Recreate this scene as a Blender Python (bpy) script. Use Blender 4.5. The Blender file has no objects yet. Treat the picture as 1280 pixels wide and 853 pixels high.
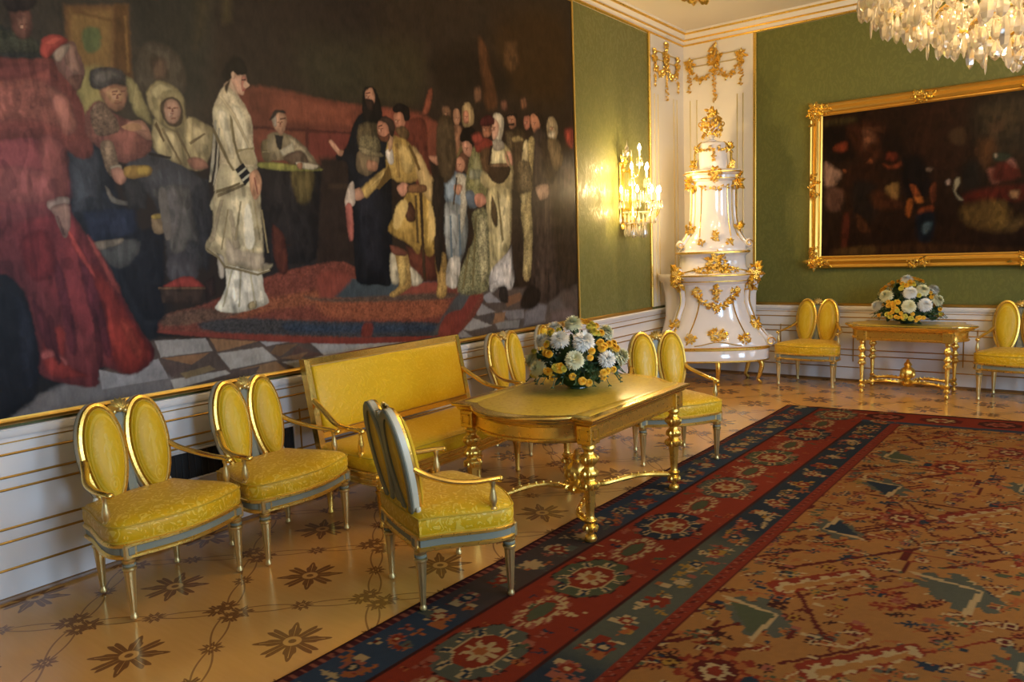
import bpy, math, random
import numpy as np
from mathutils import Vector, Matrix

PI = math.pi
scene = bpy.context.scene
COL = scene.collection

# ------------------------------------------------------------------ camera
cam_d = bpy.data.cameras.new('camera'); cam = bpy.data.objects.new('camera', cam_d); COL.objects.link(cam)
cam_d.sensor_width = 36.0; cam_d.lens = 26.46; cam_d.clip_start = 0.05; cam_d.clip_end = 100
_r = Matrix(((0.79209, -0.04426, 0.60880), (0.60923, 0.11802, -0.78416), (-0.03715, 0.99202, 0.12034)))
cam.matrix_world = Matrix.Translation((4.109, -8.896, 1.6)) @ _r.to_4x4()
scene.camera = cam

# ------------------------------------------------------------------ light, exposure
scene.view_settings.view_transform = 'Standard'
scene.view_settings.look = 'None'
scene.view_settings.gamma = 1.0
scene.view_settings.use_curve_mapping = False
scene.view_settings.exposure = 0.0
W = bpy.data.worlds.new('world'); scene.world = W; W.use_nodes = True
W.node_tree.nodes['Background'].inputs[0].default_value = (0.65, 0.78, 1.0, 1)
W.node_tree.nodes['Background'].inputs[1].default_value = 0.35

CHANDELIER = (4.03, -4.3)
CHANDELIER_WATTS = 225.0
SCONCE_WATTS = 72.0
WINDOW_WATTS = 140.0
WARM = (1.0, 0.695, 0.315)
ROOM_W, ROOM_L, ROOM_H = 8.0, 10.2, 4.13
WINDOWS_Y = (-2.3, -5.0, -7.7)

def area_light(name, loc, rot, sx, sy, watts, colour):
    l = bpy.data.lights.new(name, 'AREA'); l.shape = 'RECTANGLE'; l.size = sx; l.size_y = sy
    l.energy = watts; l.color = colour
    o = bpy.data.objects.new(name, l); o.location = loc; o.rotation_euler = rot; COL.objects.link(o); return o
def point_light(name, loc, watts, colour, radius):
    l = bpy.data.lights.new(name, 'POINT'); l.energy = watts; l.color = colour; l.shadow_soft_size = radius
    o = bpy.data.objects.new(name, l); o.location = loc; COL.objects.link(o); return o
for wy, wk in zip(WINDOWS_Y, (0.30, 1.0, 1.25)):
    area_light('window_daylight', (ROOM_W - 0.06, wy, 2.15), (0, PI / 2, 0), 2.3, 1.25, WINDOW_WATTS * wk, (0.52, 0.73, 1.0))

# ------------------------------------------------------------------ node helpers
class N:
    """a value in a material's node tree, with arithmetic"""
    def __init__(s, nt, sock): s.nt, s.s = nt, sock
    def _m(s, op, *a):
        n = s.nt.nodes.new('ShaderNodeMath'); n.operation = op
        for i, v in enumerate((s,) + a):
            if isinstance(v, N): s.nt.links.new(v.s, n.inputs[i])
            else: n.inputs[i].default_value = v
        return N(s.nt, n.outputs[0])
    def __add__(s, o): return s._m('ADD', o)
    __radd__ = __add__
    def __mul__(s, o): return s._m('MULTIPLY', o)
    __rmul__ = __mul__
    def __sub__(s, o): return s._m('SUBTRACT', o)
    def __rsub__(s, o): return (s * -1) + o
    def __truediv__(s, o): return s._m('DIVIDE', o)
    def __pow__(s, o): return s._m('POWER', o)
    def sin(s): return s._m('SINE')
    def cos(s): return s._m('COSINE')
    def abs(s): return s._m('ABSOLUTE')
    def fract(s): return s._m('FRACT')
    def round(s): return s._m('ROUND')
    def sqrt(s): return s._m('SQRT')
    def min(s, o): return s._m('MINIMUM', o)
    def max(s, o): return s._m('MAXIMUM', o)
    def atan2(s, o): return s._m('ARCTAN2', o)
    def step(s, lo, hi):
        """0 below lo, 1 above hi, smooth between (lo > hi turns it round)"""
        if lo > hi: return 1 - s.step(hi, lo)
        n = s.nt.nodes.new('ShaderNodeMapRange'); n.interpolation_type = 'SMOOTHSTEP'
        s.nt.links.new(s.s, n.inputs[0]); n.inputs[1].default_value = lo; n.inputs[2].default_value = hi
        return N(s.nt, n.outputs[0])

class Mat:
    def __init__(s, name, colour, rough=0.5, metal=0.0, **kw):
        s.m = bpy.data.materials.new(name); s.m.use_nodes = True; s.nt = s.m.node_tree
        s.b = s.nt.nodes['Principled BSDF']
        s.b.inputs['Base Color'].default_value = (*colour, 1); s.b.inputs['Roughness'].default_value = rough
        s.b.inputs['Metallic'].default_value = metal
        for k, v in kw.items(): s.b.inputs[k.replace('_', ' ')].default_value = v
        s.m.diffuse_color = (*colour, 1)
    def coord(s, kind='Object'):
        t = s.nt.nodes.new('ShaderNodeTexCoord'); x = s.nt.nodes.new('ShaderNodeSeparateXYZ')
        s.nt.links.new(t.outputs[kind], x.inputs[0]); s._vec = t.outputs[kind]
        return [N(s.nt, o) for o in x.outputs]
    def noise(s, scale, detail=3, rough=0.5, distort=0.0, stretch=None, kind='Object'):
        t = s.nt.nodes.new('ShaderNodeTexCoord'); v = t.outputs[kind]
        if stretch:
            mp = s.nt.nodes.new('ShaderNodeMapping'); mp.inputs['Scale'].default_value = stretch
            s.nt.links.new(v, mp.inputs[0]); v = mp.outputs[0]
        n = s.nt.nodes.new('ShaderNodeTexNoise'); s.nt.links.new(v, n.inputs['Vector'])
        n.inputs['Scale'].default_value = scale; n.inputs['Detail'].default_value = detail
        n.inputs['Roughness'].default_value = rough; n.inputs['Distortion'].default_value = distort
        return N(s.nt, n.outputs['Fac'])
    def mix(s, f, a, b):
        n = s.nt.nodes.new('ShaderNodeMix'); n.data_type = 'RGBA'
        if isinstance(f, N): s.nt.links.new(f.s, n.inputs[0])
        else: n.inputs[0].default_value = f
        for i, c in ((6, a), (7, b)):
            if isinstance(c, tuple): n.inputs[i].default_value = (*c, 1)
            else: s.nt.links.new(c, n.inputs[i])
        return n.outputs[2]
    def colour(s, sock): s.nt.links.new(sock, s.b.inputs['Base Color']); return s
    def rough(s, n): s.nt.links.new(n.s, s.b.inputs['Roughness']); return s
    def bump(s, n, strength=0.3, dist=0.01):
        b = s.nt.nodes.new('ShaderNodeBump'); b.inputs['Strength'].default_value = strength; b.inputs['Distance'].default_value = dist
        s.nt.links.new(n.s, b.inputs['Height']); s.nt.links.new(b.outputs[0], s.b.inputs['Normal']); return s

def lin(h):
    """sRGB hex to linear"""
    c = [int(h[i:i + 2], 16) / 255 for i in (0, 2, 4)]
    return tuple(v / 12.92 if v <= 0.04045 else ((v + 0.055) / 1.055) ** 2.4 for v in c)

# ------------------------------------------------------------------ materials
def gilt(name, colour, rough, bump=0.25, scale=60):
    m = Mat(name, colour, rough, 0.92)
    n = m.noise(scale, 3); m.bump(n, bump, 0.004); m.rough(n * 0.2 + (rough - 0.1))
    return m.m
GOLD = gilt('gold_leaf', (0.85, 0.56, 0.12), 0.30)
GOLD_DULL = gilt('dull_old_gilding', (0.50, 0.30, 0.06), 0.46)
GOLD_LINE = gilt('gilt_moulding_line', (0.50, 0.30, 0.07), 0.38)
GOLD_FRAME = gilt('gilt_frame_gold', (0.80, 0.49, 0.10), 0.34)
GOLD_PALE = gilt('pale_gilding', (0.72, 0.58, 0.26), 0.36, 0.15)
GOLD_BRIGHT = gilt('burnished_gold', (0.90, 0.63, 0.16), 0.20, 0.1)
WHITE = Mat('white_lacquer', (0.74, 0.72, 0.70), 0.32).m
CREAM = Mat('cream_plaster', (0.74, 0.68, 0.57), 0.6).m
CEIL = Mat('ceiling_plaster', (0.68, 0.62, 0.52), 0.8).m
CERAMIC = Mat('white_glazed_ceramic', (0.78, 0.74, 0.72), 0.10, 0.0, Coat_Weight=0.5, Coat_Roughness=0.05).m
GREY_PAINT = Mat('grey_blue_paint', (0.20, 0.215, 0.165), 0.4).m
CREAM_PAINT = Mat('cream_chair_paint', (0.60, 0.56, 0.42), 0.35).m
DARK = Mat('painted_recess_shade', (0.012, 0.011, 0.010), 0.7).m  # darkness inside the vent, put into the colour
SKIRT = Mat('brown_skirting_wood', (0.20, 0.095, 0.03), 0.35).m
def _canvas_back(): return Mat('raw_canvas', (0.25, 0.19, 0.12), 0.9).m
CANVAS_BACK = _canvas_back()

def damask_green():
    m = Mat('green_silk_damask', (0.10, 0.13, 0.05), 0.5)
    x, y, z = m.coord()
    h = x + y                                     # along either wall
    u = ((h / 0.30).fract() - 0.5).abs() * 2; v = ((z / 0.46).fract() - 0.5).abs() * 2
    warp = m.noise(9, 3, 0.6)
    w1, w2 = m.noise(5, 3, 0.55, 0.8, (1, 1, 0.55)), m.noise(8, 3, 0.6, 1.2, (1, 1, 0.5))
    f = (w1 * 34 + (u * 3.1).sin() * 0.8).sin() * (w2 * 26 + (v * 3.1).cos() * 0.8).cos() + warp - 0.5
    p = f.step(0.0, 0.35)
    weave = m.noise(300, 2, 0.5, 0, (1, 1, 0.15))
    a = m.mix(p, (0.126, 0.131, 0.028), (0.146, 0.149, 0.035))
    m.colour(m.mix(weave * 0.25, a, (0.10, 0.105, 0.022)))
    m.b.inputs['Specular IOR Level'].default_value = 0.32; m.rough(0.56 - p * 0.22); m.b.inputs['Sheen Weight'].default_value = 0.15
    m.bump(p * 1.1 + m.noise(5, 2, 0.5, 0, (6, 6, 0.3)) * 0.7, 0.16, 0.004)
    return m.m
DAMASK = damask_green()

def silk(name, base=(0.64, 0.372, 0.003), light=(0.78, 0.53, 0.065), amount=0.9):
    m = Mat(name, base, 0.48, 0.0, Sheen_Weight=0.06)
    m.b.inputs['Specular IOR Level'].default_value = 0.35
    w = m.noise(7, 2, 0.5)
    w2 = m.noise(11, 2, 0.5, 0.6)
    lines = ((w * 46).sin() * (w2 * 40).cos())
    p = lines.step(0.25, 0.6)
    spr = m.noise(38, 3, 0.6).step(0.56, 0.62) * w2.step(0.5, 0.6)
    p = p.max(spr)
    weave = m.noise(420, 1)
    m.colour(m.mix(weave * 0.14, m.mix(p * amount, base, light), (0.34, 0.20, 0.004)))
    m.rough(0.46 - p * 0.12)
    m.bump(p * 0.6 + m.noise(9, 2) * 2.0, 0.30, 0.008)
    return m.m
SILK = silk('yellow_silk_damask')
SILK_SOFA = silk('yellow_sofa_damask', (0.70, 0.415, 0.004), (0.76, 0.48, 0.016), 0.7)
def silk_medallion():
    base, light = (0.60, 0.370, 0.005), (0.68, 0.47, 0.05)
    m = Mat('yellow_silk_medallion', base, 0.46, 0.0, Sheen_Weight=0.06)
    m.b.inputs['Specular IOR Level'].default_value = 0.35
    x, y, z = m.coord('Generated')
    u, v = (x - 0.5) * 2, (z - 0.52) * 2
    r = (u * u + v * v).sqrt()
    med = (u * u * 2.4 + (v - 0.08) * (v - 0.08) * 2.2).sqrt()
    field = med.step(0.80, 0.76)
    ring = r.step(0.80, 0.82) * r.step(0.88, 0.86)
    def ell(cx, cy, ax, ay, tilt=0.0):
        du, dv = u - cx, v - cy
        dx = du * math.cos(tilt) + dv * math.sin(tilt); dy = dv * math.cos(tilt) - du * math.sin(tilt)
        return (dx * dx / (ax * ax) + dy * dy / (ay * ay)).step(1.1, 0.8)
    fig = ell(-0.02, 0.40, 0.10, 0.07)
    for a in ((0.0, 0.20, 0.14, 0.15), (-0.04, -0.02, 0.11, 0.12, 0.2), (-0.10, -0.22, 0.07, 0.17, -0.2), (0.07, -0.20, 0.07, 0.18, 0.25), (0.18, 0.20, 0.13, 0.04, 0.7), (-0.2, 0.16, 0.12, 0.04, 0.9), (0.34, -0.1, 0.06, 0.16, 0.1)):
        fig = fig.max(ell(*a))
    sw = (u * u * 1.6 + (v + 0.62) * (v + 0.62) * 3.2).sqrt()
    swirl = ((sw * 30 + v.atan2(u) * 1.0).sin()).step(0.2, 0.6) * sw.step(0.36, 0.30)
    p = ring.max(fig).max(swirl)
    spr = m.noise(40, 3, 0.6).step(0.55, 0.62) * (1 - field)
    c = m.mix(field * 0.55, base, (0.66, 0.43, 0.016))
    m.colour(m.mix(p.max(spr * 0.6) * 0.75, c, light))
    m.rough(0.46 - p * 0.12); m.bump(p, 0.2, 0.004)
    return m.m
SILK_BACK = silk_medallion()
PIPING = Mat('yellow_silk_cord', (0.55, 0.35, 0.02), 0.5).m

def parquet():
    m = Mat('inlaid_parquet', (0.4, 0.2, 0.07), 0.2)
    x, y, z = m.coord()
    X = (x - 0.555) / 0.475; Y = (y + 7.58) / 0.455
    a, b = (X + Y) * 0.5, (X - Y) * 0.5
    fa, fb = a - a.round(), b - b.round()                 # nodes of the net sit at whole a, b
    ga, gb = (a - 0.5) - (a - 0.5).round(), (b - 0.5) - (b - 0.5).round()   # stars sit between
    def flower(p, q, size, k, ph=0.0, hole=0.18, depth=0.5):
        r = (p * p + q * q).sqrt(); th = q.atan2(p)
        edge = ((th * k + ph).cos().abs() ** 1.15) * depth + (1 - depth)
        lobes = ((th * k * 5 + ph).cos() * 0.11 + 0.96)
        f = r - edge * lobes * size
        body = f.step(0.006, -0.006)
        ring = (r / size - hole).abs().step(0.05, 0.09).max((r / size).step(hole * 0.35, hole * 0.3))
        veins = ((th * k + ph).sin().abs()).step(0.03, 0.07).max((r / size).step(0.86, 0.9))
        return body * ring * veins
    star = flower(ga, gb, 0.235, 4, 0.0, 0.18, 0.64)
    # four leaf pairs round an open middle at each node
    def node(p, q):
        e = flower(p - 0.085, q - 0.03, 0.095, 3, 0.6, 0.1, 0.5).max(flower(p + 0.085, q + 0.03, 0.095, 3, 0.6, 0.1, 0.5))
        return e.max(flower(p - 0.03, q - 0.09, 0.085, 3, 0.2, 0.1, 0.5)).max(flower(p + 0.03, q + 0.09, 0.085, 3, 0.2, 0.1, 0.5))
    nodes = node(fa, fb)
    def lines(p, q):
        w = (q * (2 * PI)).sin().abs() * 0.040 + 0.006
        return (p.abs() - w).abs().step(0.0085, 0.0045) * q.abs().step(0.10, 0.12)
    ln = lines(fa, fb).max(lines(fb, fa))
    mid = flower(fa, gb, 0.080, 4, 0.4, 0.25, 0.55).max(flower(fb, ga, 0.080, 4, 0.4, 0.25, 0.55))
    grain = m.noise(5, 4, 0.6, 0.4, (1, 9, 1))
    patch = m.noise(1.3, 2)
    wood = m.mix(grain, (0.56, 0.280, 0.070), (0.68, 0.360, 0.100))
    wood = m.mix(patch * 0.5, wood, (0.47, 0.225, 0.052))
    ink = star.max(nodes).max(mid).max(ln * 0.8)
    dark = m.mix(m.noise(60, 2), (0.120, 0.038, 0.012), (0.19, 0.070, 0.02))
    m.colour(m.mix(ink * 0.9, wood, dark))
    m.rough(grain * 0.10 + 0.13)
    m.b.inputs['Specular IOR Level'].default_value = 0.5
    m.bump(m.noise(3, 2), 0.03, 0.01)
    return m.m
PARQUET = parquet()

def col_attr(name, rough, bump_scale=None, bump=0.1, spec=0.5, gain=1.0):
    m = Mat(name, (0.2, 0.15, 0.1), rough); m.b.inputs['Specular IOR Level'].default_value = spec
    a = m.nt.nodes.new('ShaderNodeAttribute'); a.attribute_name = 'pigment'
    m.colour(a.outputs['Color'])
    if bump_scale: m.bump(m.noise(bump_scale, 3), bump, 0.004)
    return m.m
PAINTING = col_attr('varnished_oil_paint', 0.42, 90, 0.12, 0.11)
CARPET = col_attr('wool_pile', 0.95, 350, 0.5, 0.1)

def crystal(name):
    m = bpy.data.materials.new(name); m.use_nodes = True; nt = m.node_tree
    out = nt.nodes['Material Output']; nt.nodes.remove(nt.nodes['Principled BSDF'])
    g = nt.nodes.new('ShaderNodeBsdfGlass'); g.inputs['IOR'].default_value = 1.55; g.inputs['Roughness'].default_value = 0.02
    g.inputs['Color'].default_value = (1, 0.98, 0.95, 1)
    d = nt.nodes.new('ShaderNodeBsdfTranslucent'); d.inputs[0].default_value = (0.95, 0.92, 0.85, 1)
    s = nt.nodes.new('ShaderNodeBsdfGlossy'); s.inputs['Roughness'].default_value = 0.08
    a = nt.nodes.new('ShaderNodeMixShader'); a.inputs[0].default_value = 0.33
    b = nt.nodes.new('ShaderNodeMixShader'); b.inputs[0].default_value = 0.22
    nt.links.new(g.outputs[0], a.inputs[1]); nt.links.new(d.outputs[0], a.inputs[2])
    nt.links.new(a.outputs[0], b.inputs[1]); nt.links.new(s.outputs[0], b.inputs[2]); nt.links.new(b.outputs[0], out.inputs[0])
    return m
CRYSTAL = crystal('cut_crystal')
def glow(name, colour, strength):
    m = Mat(name, colour, 0.4); m.b.inputs['Emission Color'].default_value = (*colour, 1); m.b.inputs['Emission Strength'].default_value = strength
    return m.m
BULB = glow('candle_bulb_glow', (1.0, 0.80, 0.48), 26.0)
CANDLE = Mat('candle_sleeve', (0.85, 0.78, 0.62), 0.5).m
def pane_glass():
    m = bpy.data.materials.new('window_glass'); m.use_nodes = True; nt = m.node_tree
    out = nt.nodes['Material Output']; nt.nodes.remove(nt.nodes['Principled BSDF'])
    t = nt.nodes.new('ShaderNodeBsdfTransparent'); g = nt.nodes.new('ShaderNodeBsdfGlossy'); g.inputs['Roughness'].default_value = 0.02
    x = nt.nodes.new('ShaderNodeMixShader'); x.inputs[0].default_value = 0.08
    nt.links.new(t.outputs[0], x.inputs[1]); nt.links.new(g.outputs[0], x.inputs[2]); nt.links.new(x.outputs[0], out.inputs[0]); return m
GLASS = pane_glass()
BOWL_GLASS = Mat('dark_green_glass', (0.04, 0.10, 0.05), 0.08, 0.0, Transmission_Weight=0.6).m
def petals(name, a, b):
    m = Mat(name, a, 0.55, 0.0, Subsurface_Weight=0.0); m.colour(m.mix(m.noise(40, 2), a, b)); return m.m
PETAL_WHITE = petals('white_petals', (0.86, 0.85, 0.80), (0.80, 0.79, 0.70))
PETAL_CREAM = petals('cream_green_petals', (0.72, 0.70, 0.38), (0.80, 0.78, 0.56))
PETAL_YELLOW = petals('golden_yellow_petals', (0.85, 0.42, 0.02), (0.90, 0.56, 0.04))
PETAL_LEMON = petals('lemon_petals', (0.75, 0.60, 0.06), (0.62, 0.55, 0.08))
LEAF = petals('dark_green_leaf', (0.018, 0.050, 0.014), (0.035, 0.085, 0.022))
SPRIG = petals('pale_filler_sprig', (0.42, 0.42, 0.30), (0.30, 0.33, 0.18))

# ------------------------------------------------------------------ mesh builder
class MB:
    def __init__(s, M=None): s.v, s.f, s.M = [], [], (M or Matrix())
    def add(s, pts, faces):
        o = len(s.v); M = s.M
        s.v += [tuple(M @ Vector(p)) for p in pts]; s.f += [tuple(i + o for i in f) for f in faces]; return s
    def box(s, c, d, b=0.0):
        x, y, z = (k / 2 for k in d)
        if b <= 0:
            p = [(c[0] + i * x, c[1] + j * y, c[2] + k * z) for k in (-1, 1) for j in (-1, 1) for i in (-1, 1)]
            return s.add(p, [(0, 2, 3, 1), (4, 5, 7, 6), (0, 1, 5, 4), (2, 6, 7, 3), (0, 4, 6, 2), (1, 3, 7, 5)])
        loop = lambda e, zz: [(c[0] + a, c[1] + q, c[2] + zz) for a, q in ((x - e, -y + e - b), (x - e + b, -y + e), (x - e + b, y - e), (x - e, y - e + b), (-x + e, y - e + b), (-x + e - b, y - e), (-x + e - b, -y + e), (-x + e, -y + e - b))]
        return s.loft([loop(2 * b, -z), loop(b, -z + b), loop(b, z - b), loop(2 * b, z)])
    def loft(s, loops, cap=True, closed=True):
        n = len(loops[0]); pts = [p for l in loops for p in l]; F = []
        m = n if closed else n - 1
        for i in range(len(loops) - 1):
            for j in range(m):
                k = (j + 1) % n; F.append((i * n + j, i * n + k, (i + 1) * n + k, (i + 1) * n + j))
        if cap and closed:
            F.append(tuple(range(n - 1, -1, -1))); F.append(tuple(range((len(loops) - 1) * n, len(loops) * n)))
        return s.add(pts, F)
    def lathe(s, prof, n=16, c=(0, 0, 0), lobes=0, amp=0.0, lobe_range=None):
        L = []
        for r, z in prof:
            ring = []
            for j in range(n):
                t = 2 * PI * j / n; rr = r
                if lobes and (lobe_range is None or lobe_range[0] <= z <= lobe_range[1]): rr = r * (1 + amp * math.cos(lobes * t))
                ring.append((c[0] + rr * math.cos(t), c[1] + rr * math.sin(t), c[2] + z))
            L.append(ring)
        return s.loft(L)
    def tube(s, pts, r, n=8, closed=False, squash=1.0):
        P = [Vector(p) for p in pts]; k = len(P); L = []
        rad = r if callable(r) else (lambda t: r)
        up = Vector((0, 0, 1)); prev = None
        for i in range(k):
            a = P[(i - 1) % k] if (closed or i > 0) else P[i]; b = P[(i + 1) % k] if (closed or i < k - 1) else P[i]
            t = (b - a).normalized()
            if prev is None:
                u = up if abs(t.z) < 0.9 else Vector((1, 0, 0)); u = (u - t * u.dot(t)).normalized()
            else:
                u = prev - t * prev.dot(t); u = u.normalized() if u.length > 1e-6 else prev
            prev = u; w = t.cross(u); rr = rad(i / max(1, k - 1))
            L.append([tuple(P[i] + u * (math.cos(2 * PI * j / n) * rr * squash) + w * (math.sin(2 * PI * j / n) * rr)) for j in range(n)])
        if closed: L.append(L[0]); return s.loft(L, cap=False)
        return s.loft(L)
    def ring_sweep(s, path, normal, prof):
        """closed planar path; prof = closed loop of (outward, along normal)"""
        P = [Vector(p) for p in path]; nn = Vector(normal).normalized(); k = len(P); L = []
        for i in range(k):
            t = (P[(i + 1) % k] - P[i - 1]).normalized(); o = t.cross(nn)
            L.append([tuple(P[i] + o * a + nn * b) for a, b in prof])
        L.append(L[0]); return s.loft(L, cap=False)
    def ball(s, c, r, n=8, m=5):
        r = r if isinstance(r, (tuple, list)) else (r, r, r)
        L = []
        for i in range(m + 1):
            ph = -PI / 2 + PI * i / m; cr = max(math.cos(ph), 0.02)
            L.append([(c[0] + r[0] * cr * math.cos(2 * PI * j / n), c[1] + r[1] * cr * math.sin(2 * PI * j / n), c[2] + r[2] * math.sin(ph)) for j in range(n)])
        return s.loft(L)
    def build(s, name, mat, parent=None, sharp=40):
        me = bpy.data.meshes.new(name); me.from_pydata(s.v, [], s.f); me.materials.append(mat)
        me.polygons.foreach_set('use_smooth', [True] * len(me.polygons))
        me.set_sharp_from_angle(angle=math.radians(sharp)); me.update()
        o = bpy.data.objects.new(name, me); COL.objects.link(o)
        if parent is not None: o.parent = parent
        return o

def tag(o, label=None, cat=None, group=None, kind=None):
    for k, v in (('label', label), ('category', cat), ('group', group), ('kind', kind)):
        if v: o[k] = v
    return o
def thing(name, label, cat, loc=(0, 0, 0), rz=0.0, group=None):
    o = bpy.data.objects.new(name, None); o.empty_display_size = 0.1; COL.objects.link(o)
    o.location = loc; o.rotation_euler = (0, 0, rz)
    return tag(o, label, cat, group)
def copy_tree(o, parent=None):
    c = o.copy(); COL.objects.link(c); c.parent = parent
    for ch in list(o.children): copy_tree(ch, c)
    return c
def spline(pts, n=6, closed=False):
    P = [np.array(p, float) for p in pts]; k = len(P); out = []
    rng = range(k) if closed else range(k - 1)
    for i in rng:
        g = lambda j: P[j % k] if closed else P[min(max(j, 0), k - 1)]
        a, b, c, d = g(i - 1), g(i), g(i + 1), g(i + 2)
        for q in range(n):
            t = q / n
            out.append(tuple(0.5 * (2 * b + (c - a) * t + (2 * a - 5 * b + 4 * c - d) * t * t + (3 * b - a - 3 * c + d) * t ** 3)))
    if not closed: out.append(tuple(P[-1]))
    return out

def scroll(mb, c, size, ex, ey, turns=1.1, r=0.18, flip=1, start=0.0):
    """a C-scroll drawn in the plane ex, ey"""
    ex, ey, c = Vector(ex), Vector(ey), Vector(c); pts = []
    for i in range(15):
        t = i / 14; th = start + flip * 2 * PI * turns * t; rr = size * (1 - 0.72 * t)
        pts.append(c + ex * (rr * math.cos(th)) + ey * (rr * math.sin(th)))
    mb.tube(pts, lambda t: size * r * (1.0 - 0.55 * t) + 0.001, 5)
def leafy(mb, c, size, ex, ey, en, ang):
    """a small pointed relief leaf in the plane ex, ey"""
    ex, ey, en, c = Vector(ex), Vector(ey), Vector(en), Vector(c)
    d = ex * math.cos(ang) + ey * math.sin(ang); w = ey * math.cos(ang) - ex * math.sin(ang)
    mid = [c + d * (size * t) + en * (size * h) for t, h in ((0, .10), (.35, .34), (.7, .30), (1.0, .05))]
    a = [c + d * (size * t) + w * (size * q) for t, q in ((0, .06), (.3, .30), (.65, .24))]
    b = [c + d * (size * t) - w * (size * q) for t, q in ((0, .06), (.3, .30), (.65, .24))]
    p = mid + a + b
    mb.add([tuple(q) for q in p], [(0, 4, 5, 1), (1, 5, 6, 2), (2, 6, 3), (0, 1, 8, 7), (1, 2, 9, 8), (2, 3, 9), (0, 7, 4)])
def rocaille(mb, c, w, h, ex, ey, en, seed, n=14, leaf=0.05):
    """gilt shell-and-leaf ornament: scrolls, leaves and flower heads"""
    R = random.Random(seed); ex, ey, en, c = Vector(ex), Vector(ey), Vector(en), Vector(c)
    for i in range(n):
        a = R.uniform(0, 2 * PI); q = math.sqrt(R.random()) * 0.8
        p = c + ex * (w * q * math.cos(a)) + ey * (h * q * math.sin(a)) + en * (0.01 * R.random())
        k = R.random()
        if k < 0.5: leafy(mb, p, leaf * R.uniform(0.8, 1.5), ex, ey, en, a + R.uniform(-0.7, 0.7))
        elif k < 0.8: scroll(mb, p, leaf * R.uniform(0.4, 0.7), ex, ey, 1.0, 0.22, R.choice((-1, 1)), a)
        else:
            rr = leaf * 0.22
            for j in range(5):
                t = 2 * PI * j / 5; mb.ball(p + ex * (rr * 1.3 * math.cos(t)) + ey * (rr * 1.3 * math.sin(t)) + en * 0.008, rr * 0.85, 6, 4)
            mb.ball(p + en * 0.014, rr * 0.8, 6, 4)

# ------------------------------------------------------------------ painted grids
def sample_spline(P, sharp):
    return P if sharp else np.array(spline(P, 4, True))
_rng = np.random.default_rng(7)
_nz = _rng.random((256, 256))
def vnoise(a, b):
    ia, ib = np.floor(a).astype(int), np.floor(b).astype(int); fa, fb = a - ia, b - ib
    fa, fb = fa * fa * (3 - 2 * fa), fb * fb * (3 - 2 * fb)
    g = lambda i, j: _nz[i & 255, j & 255]
    return (g(ia, ib) * (1 - fa) + g(ia + 1, ib) * fa) * (1 - fb) + (g(ia, ib + 1) * (1 - fa) + g(ia + 1, ib + 1) * fa) * fb
DIST = [None]
def poly_mask(U, V, P, soft):
    """soft coverage of polygon P over arrays U, V"""
    inside = np.zeros(U.shape, bool); d2 = np.full(U.shape, 1e9)
    k = len(P)
    for i in range(k):
        (x1, y1), (x2, y2) = P[i], P[(i + 1) % k]
        if y1 != y2:
            c = ((y1 > V) != (y2 > V)) & (U < (x2 - x1) * (V - y1) / (y2 - y1) + x1); inside ^= c
        dx, dy = x2 - x1, y2 - y1; L = dx * dx + dy * dy + 1e-12
        t = np.clip(((U - x1) * dx + (V - y1) * dy) / L, 0, 1)
        d2 = np.minimum(d2, (U - x1 - t * dx) ** 2 + (V - y1 - t * dy) ** 2)
    d = np.sqrt(d2); d[~inside] *= -1; DIST[0] = d
    m = np.clip(d / (2 * soft) + 0.5, 0, 1); return m * m * (3 - 2 * m)
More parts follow.
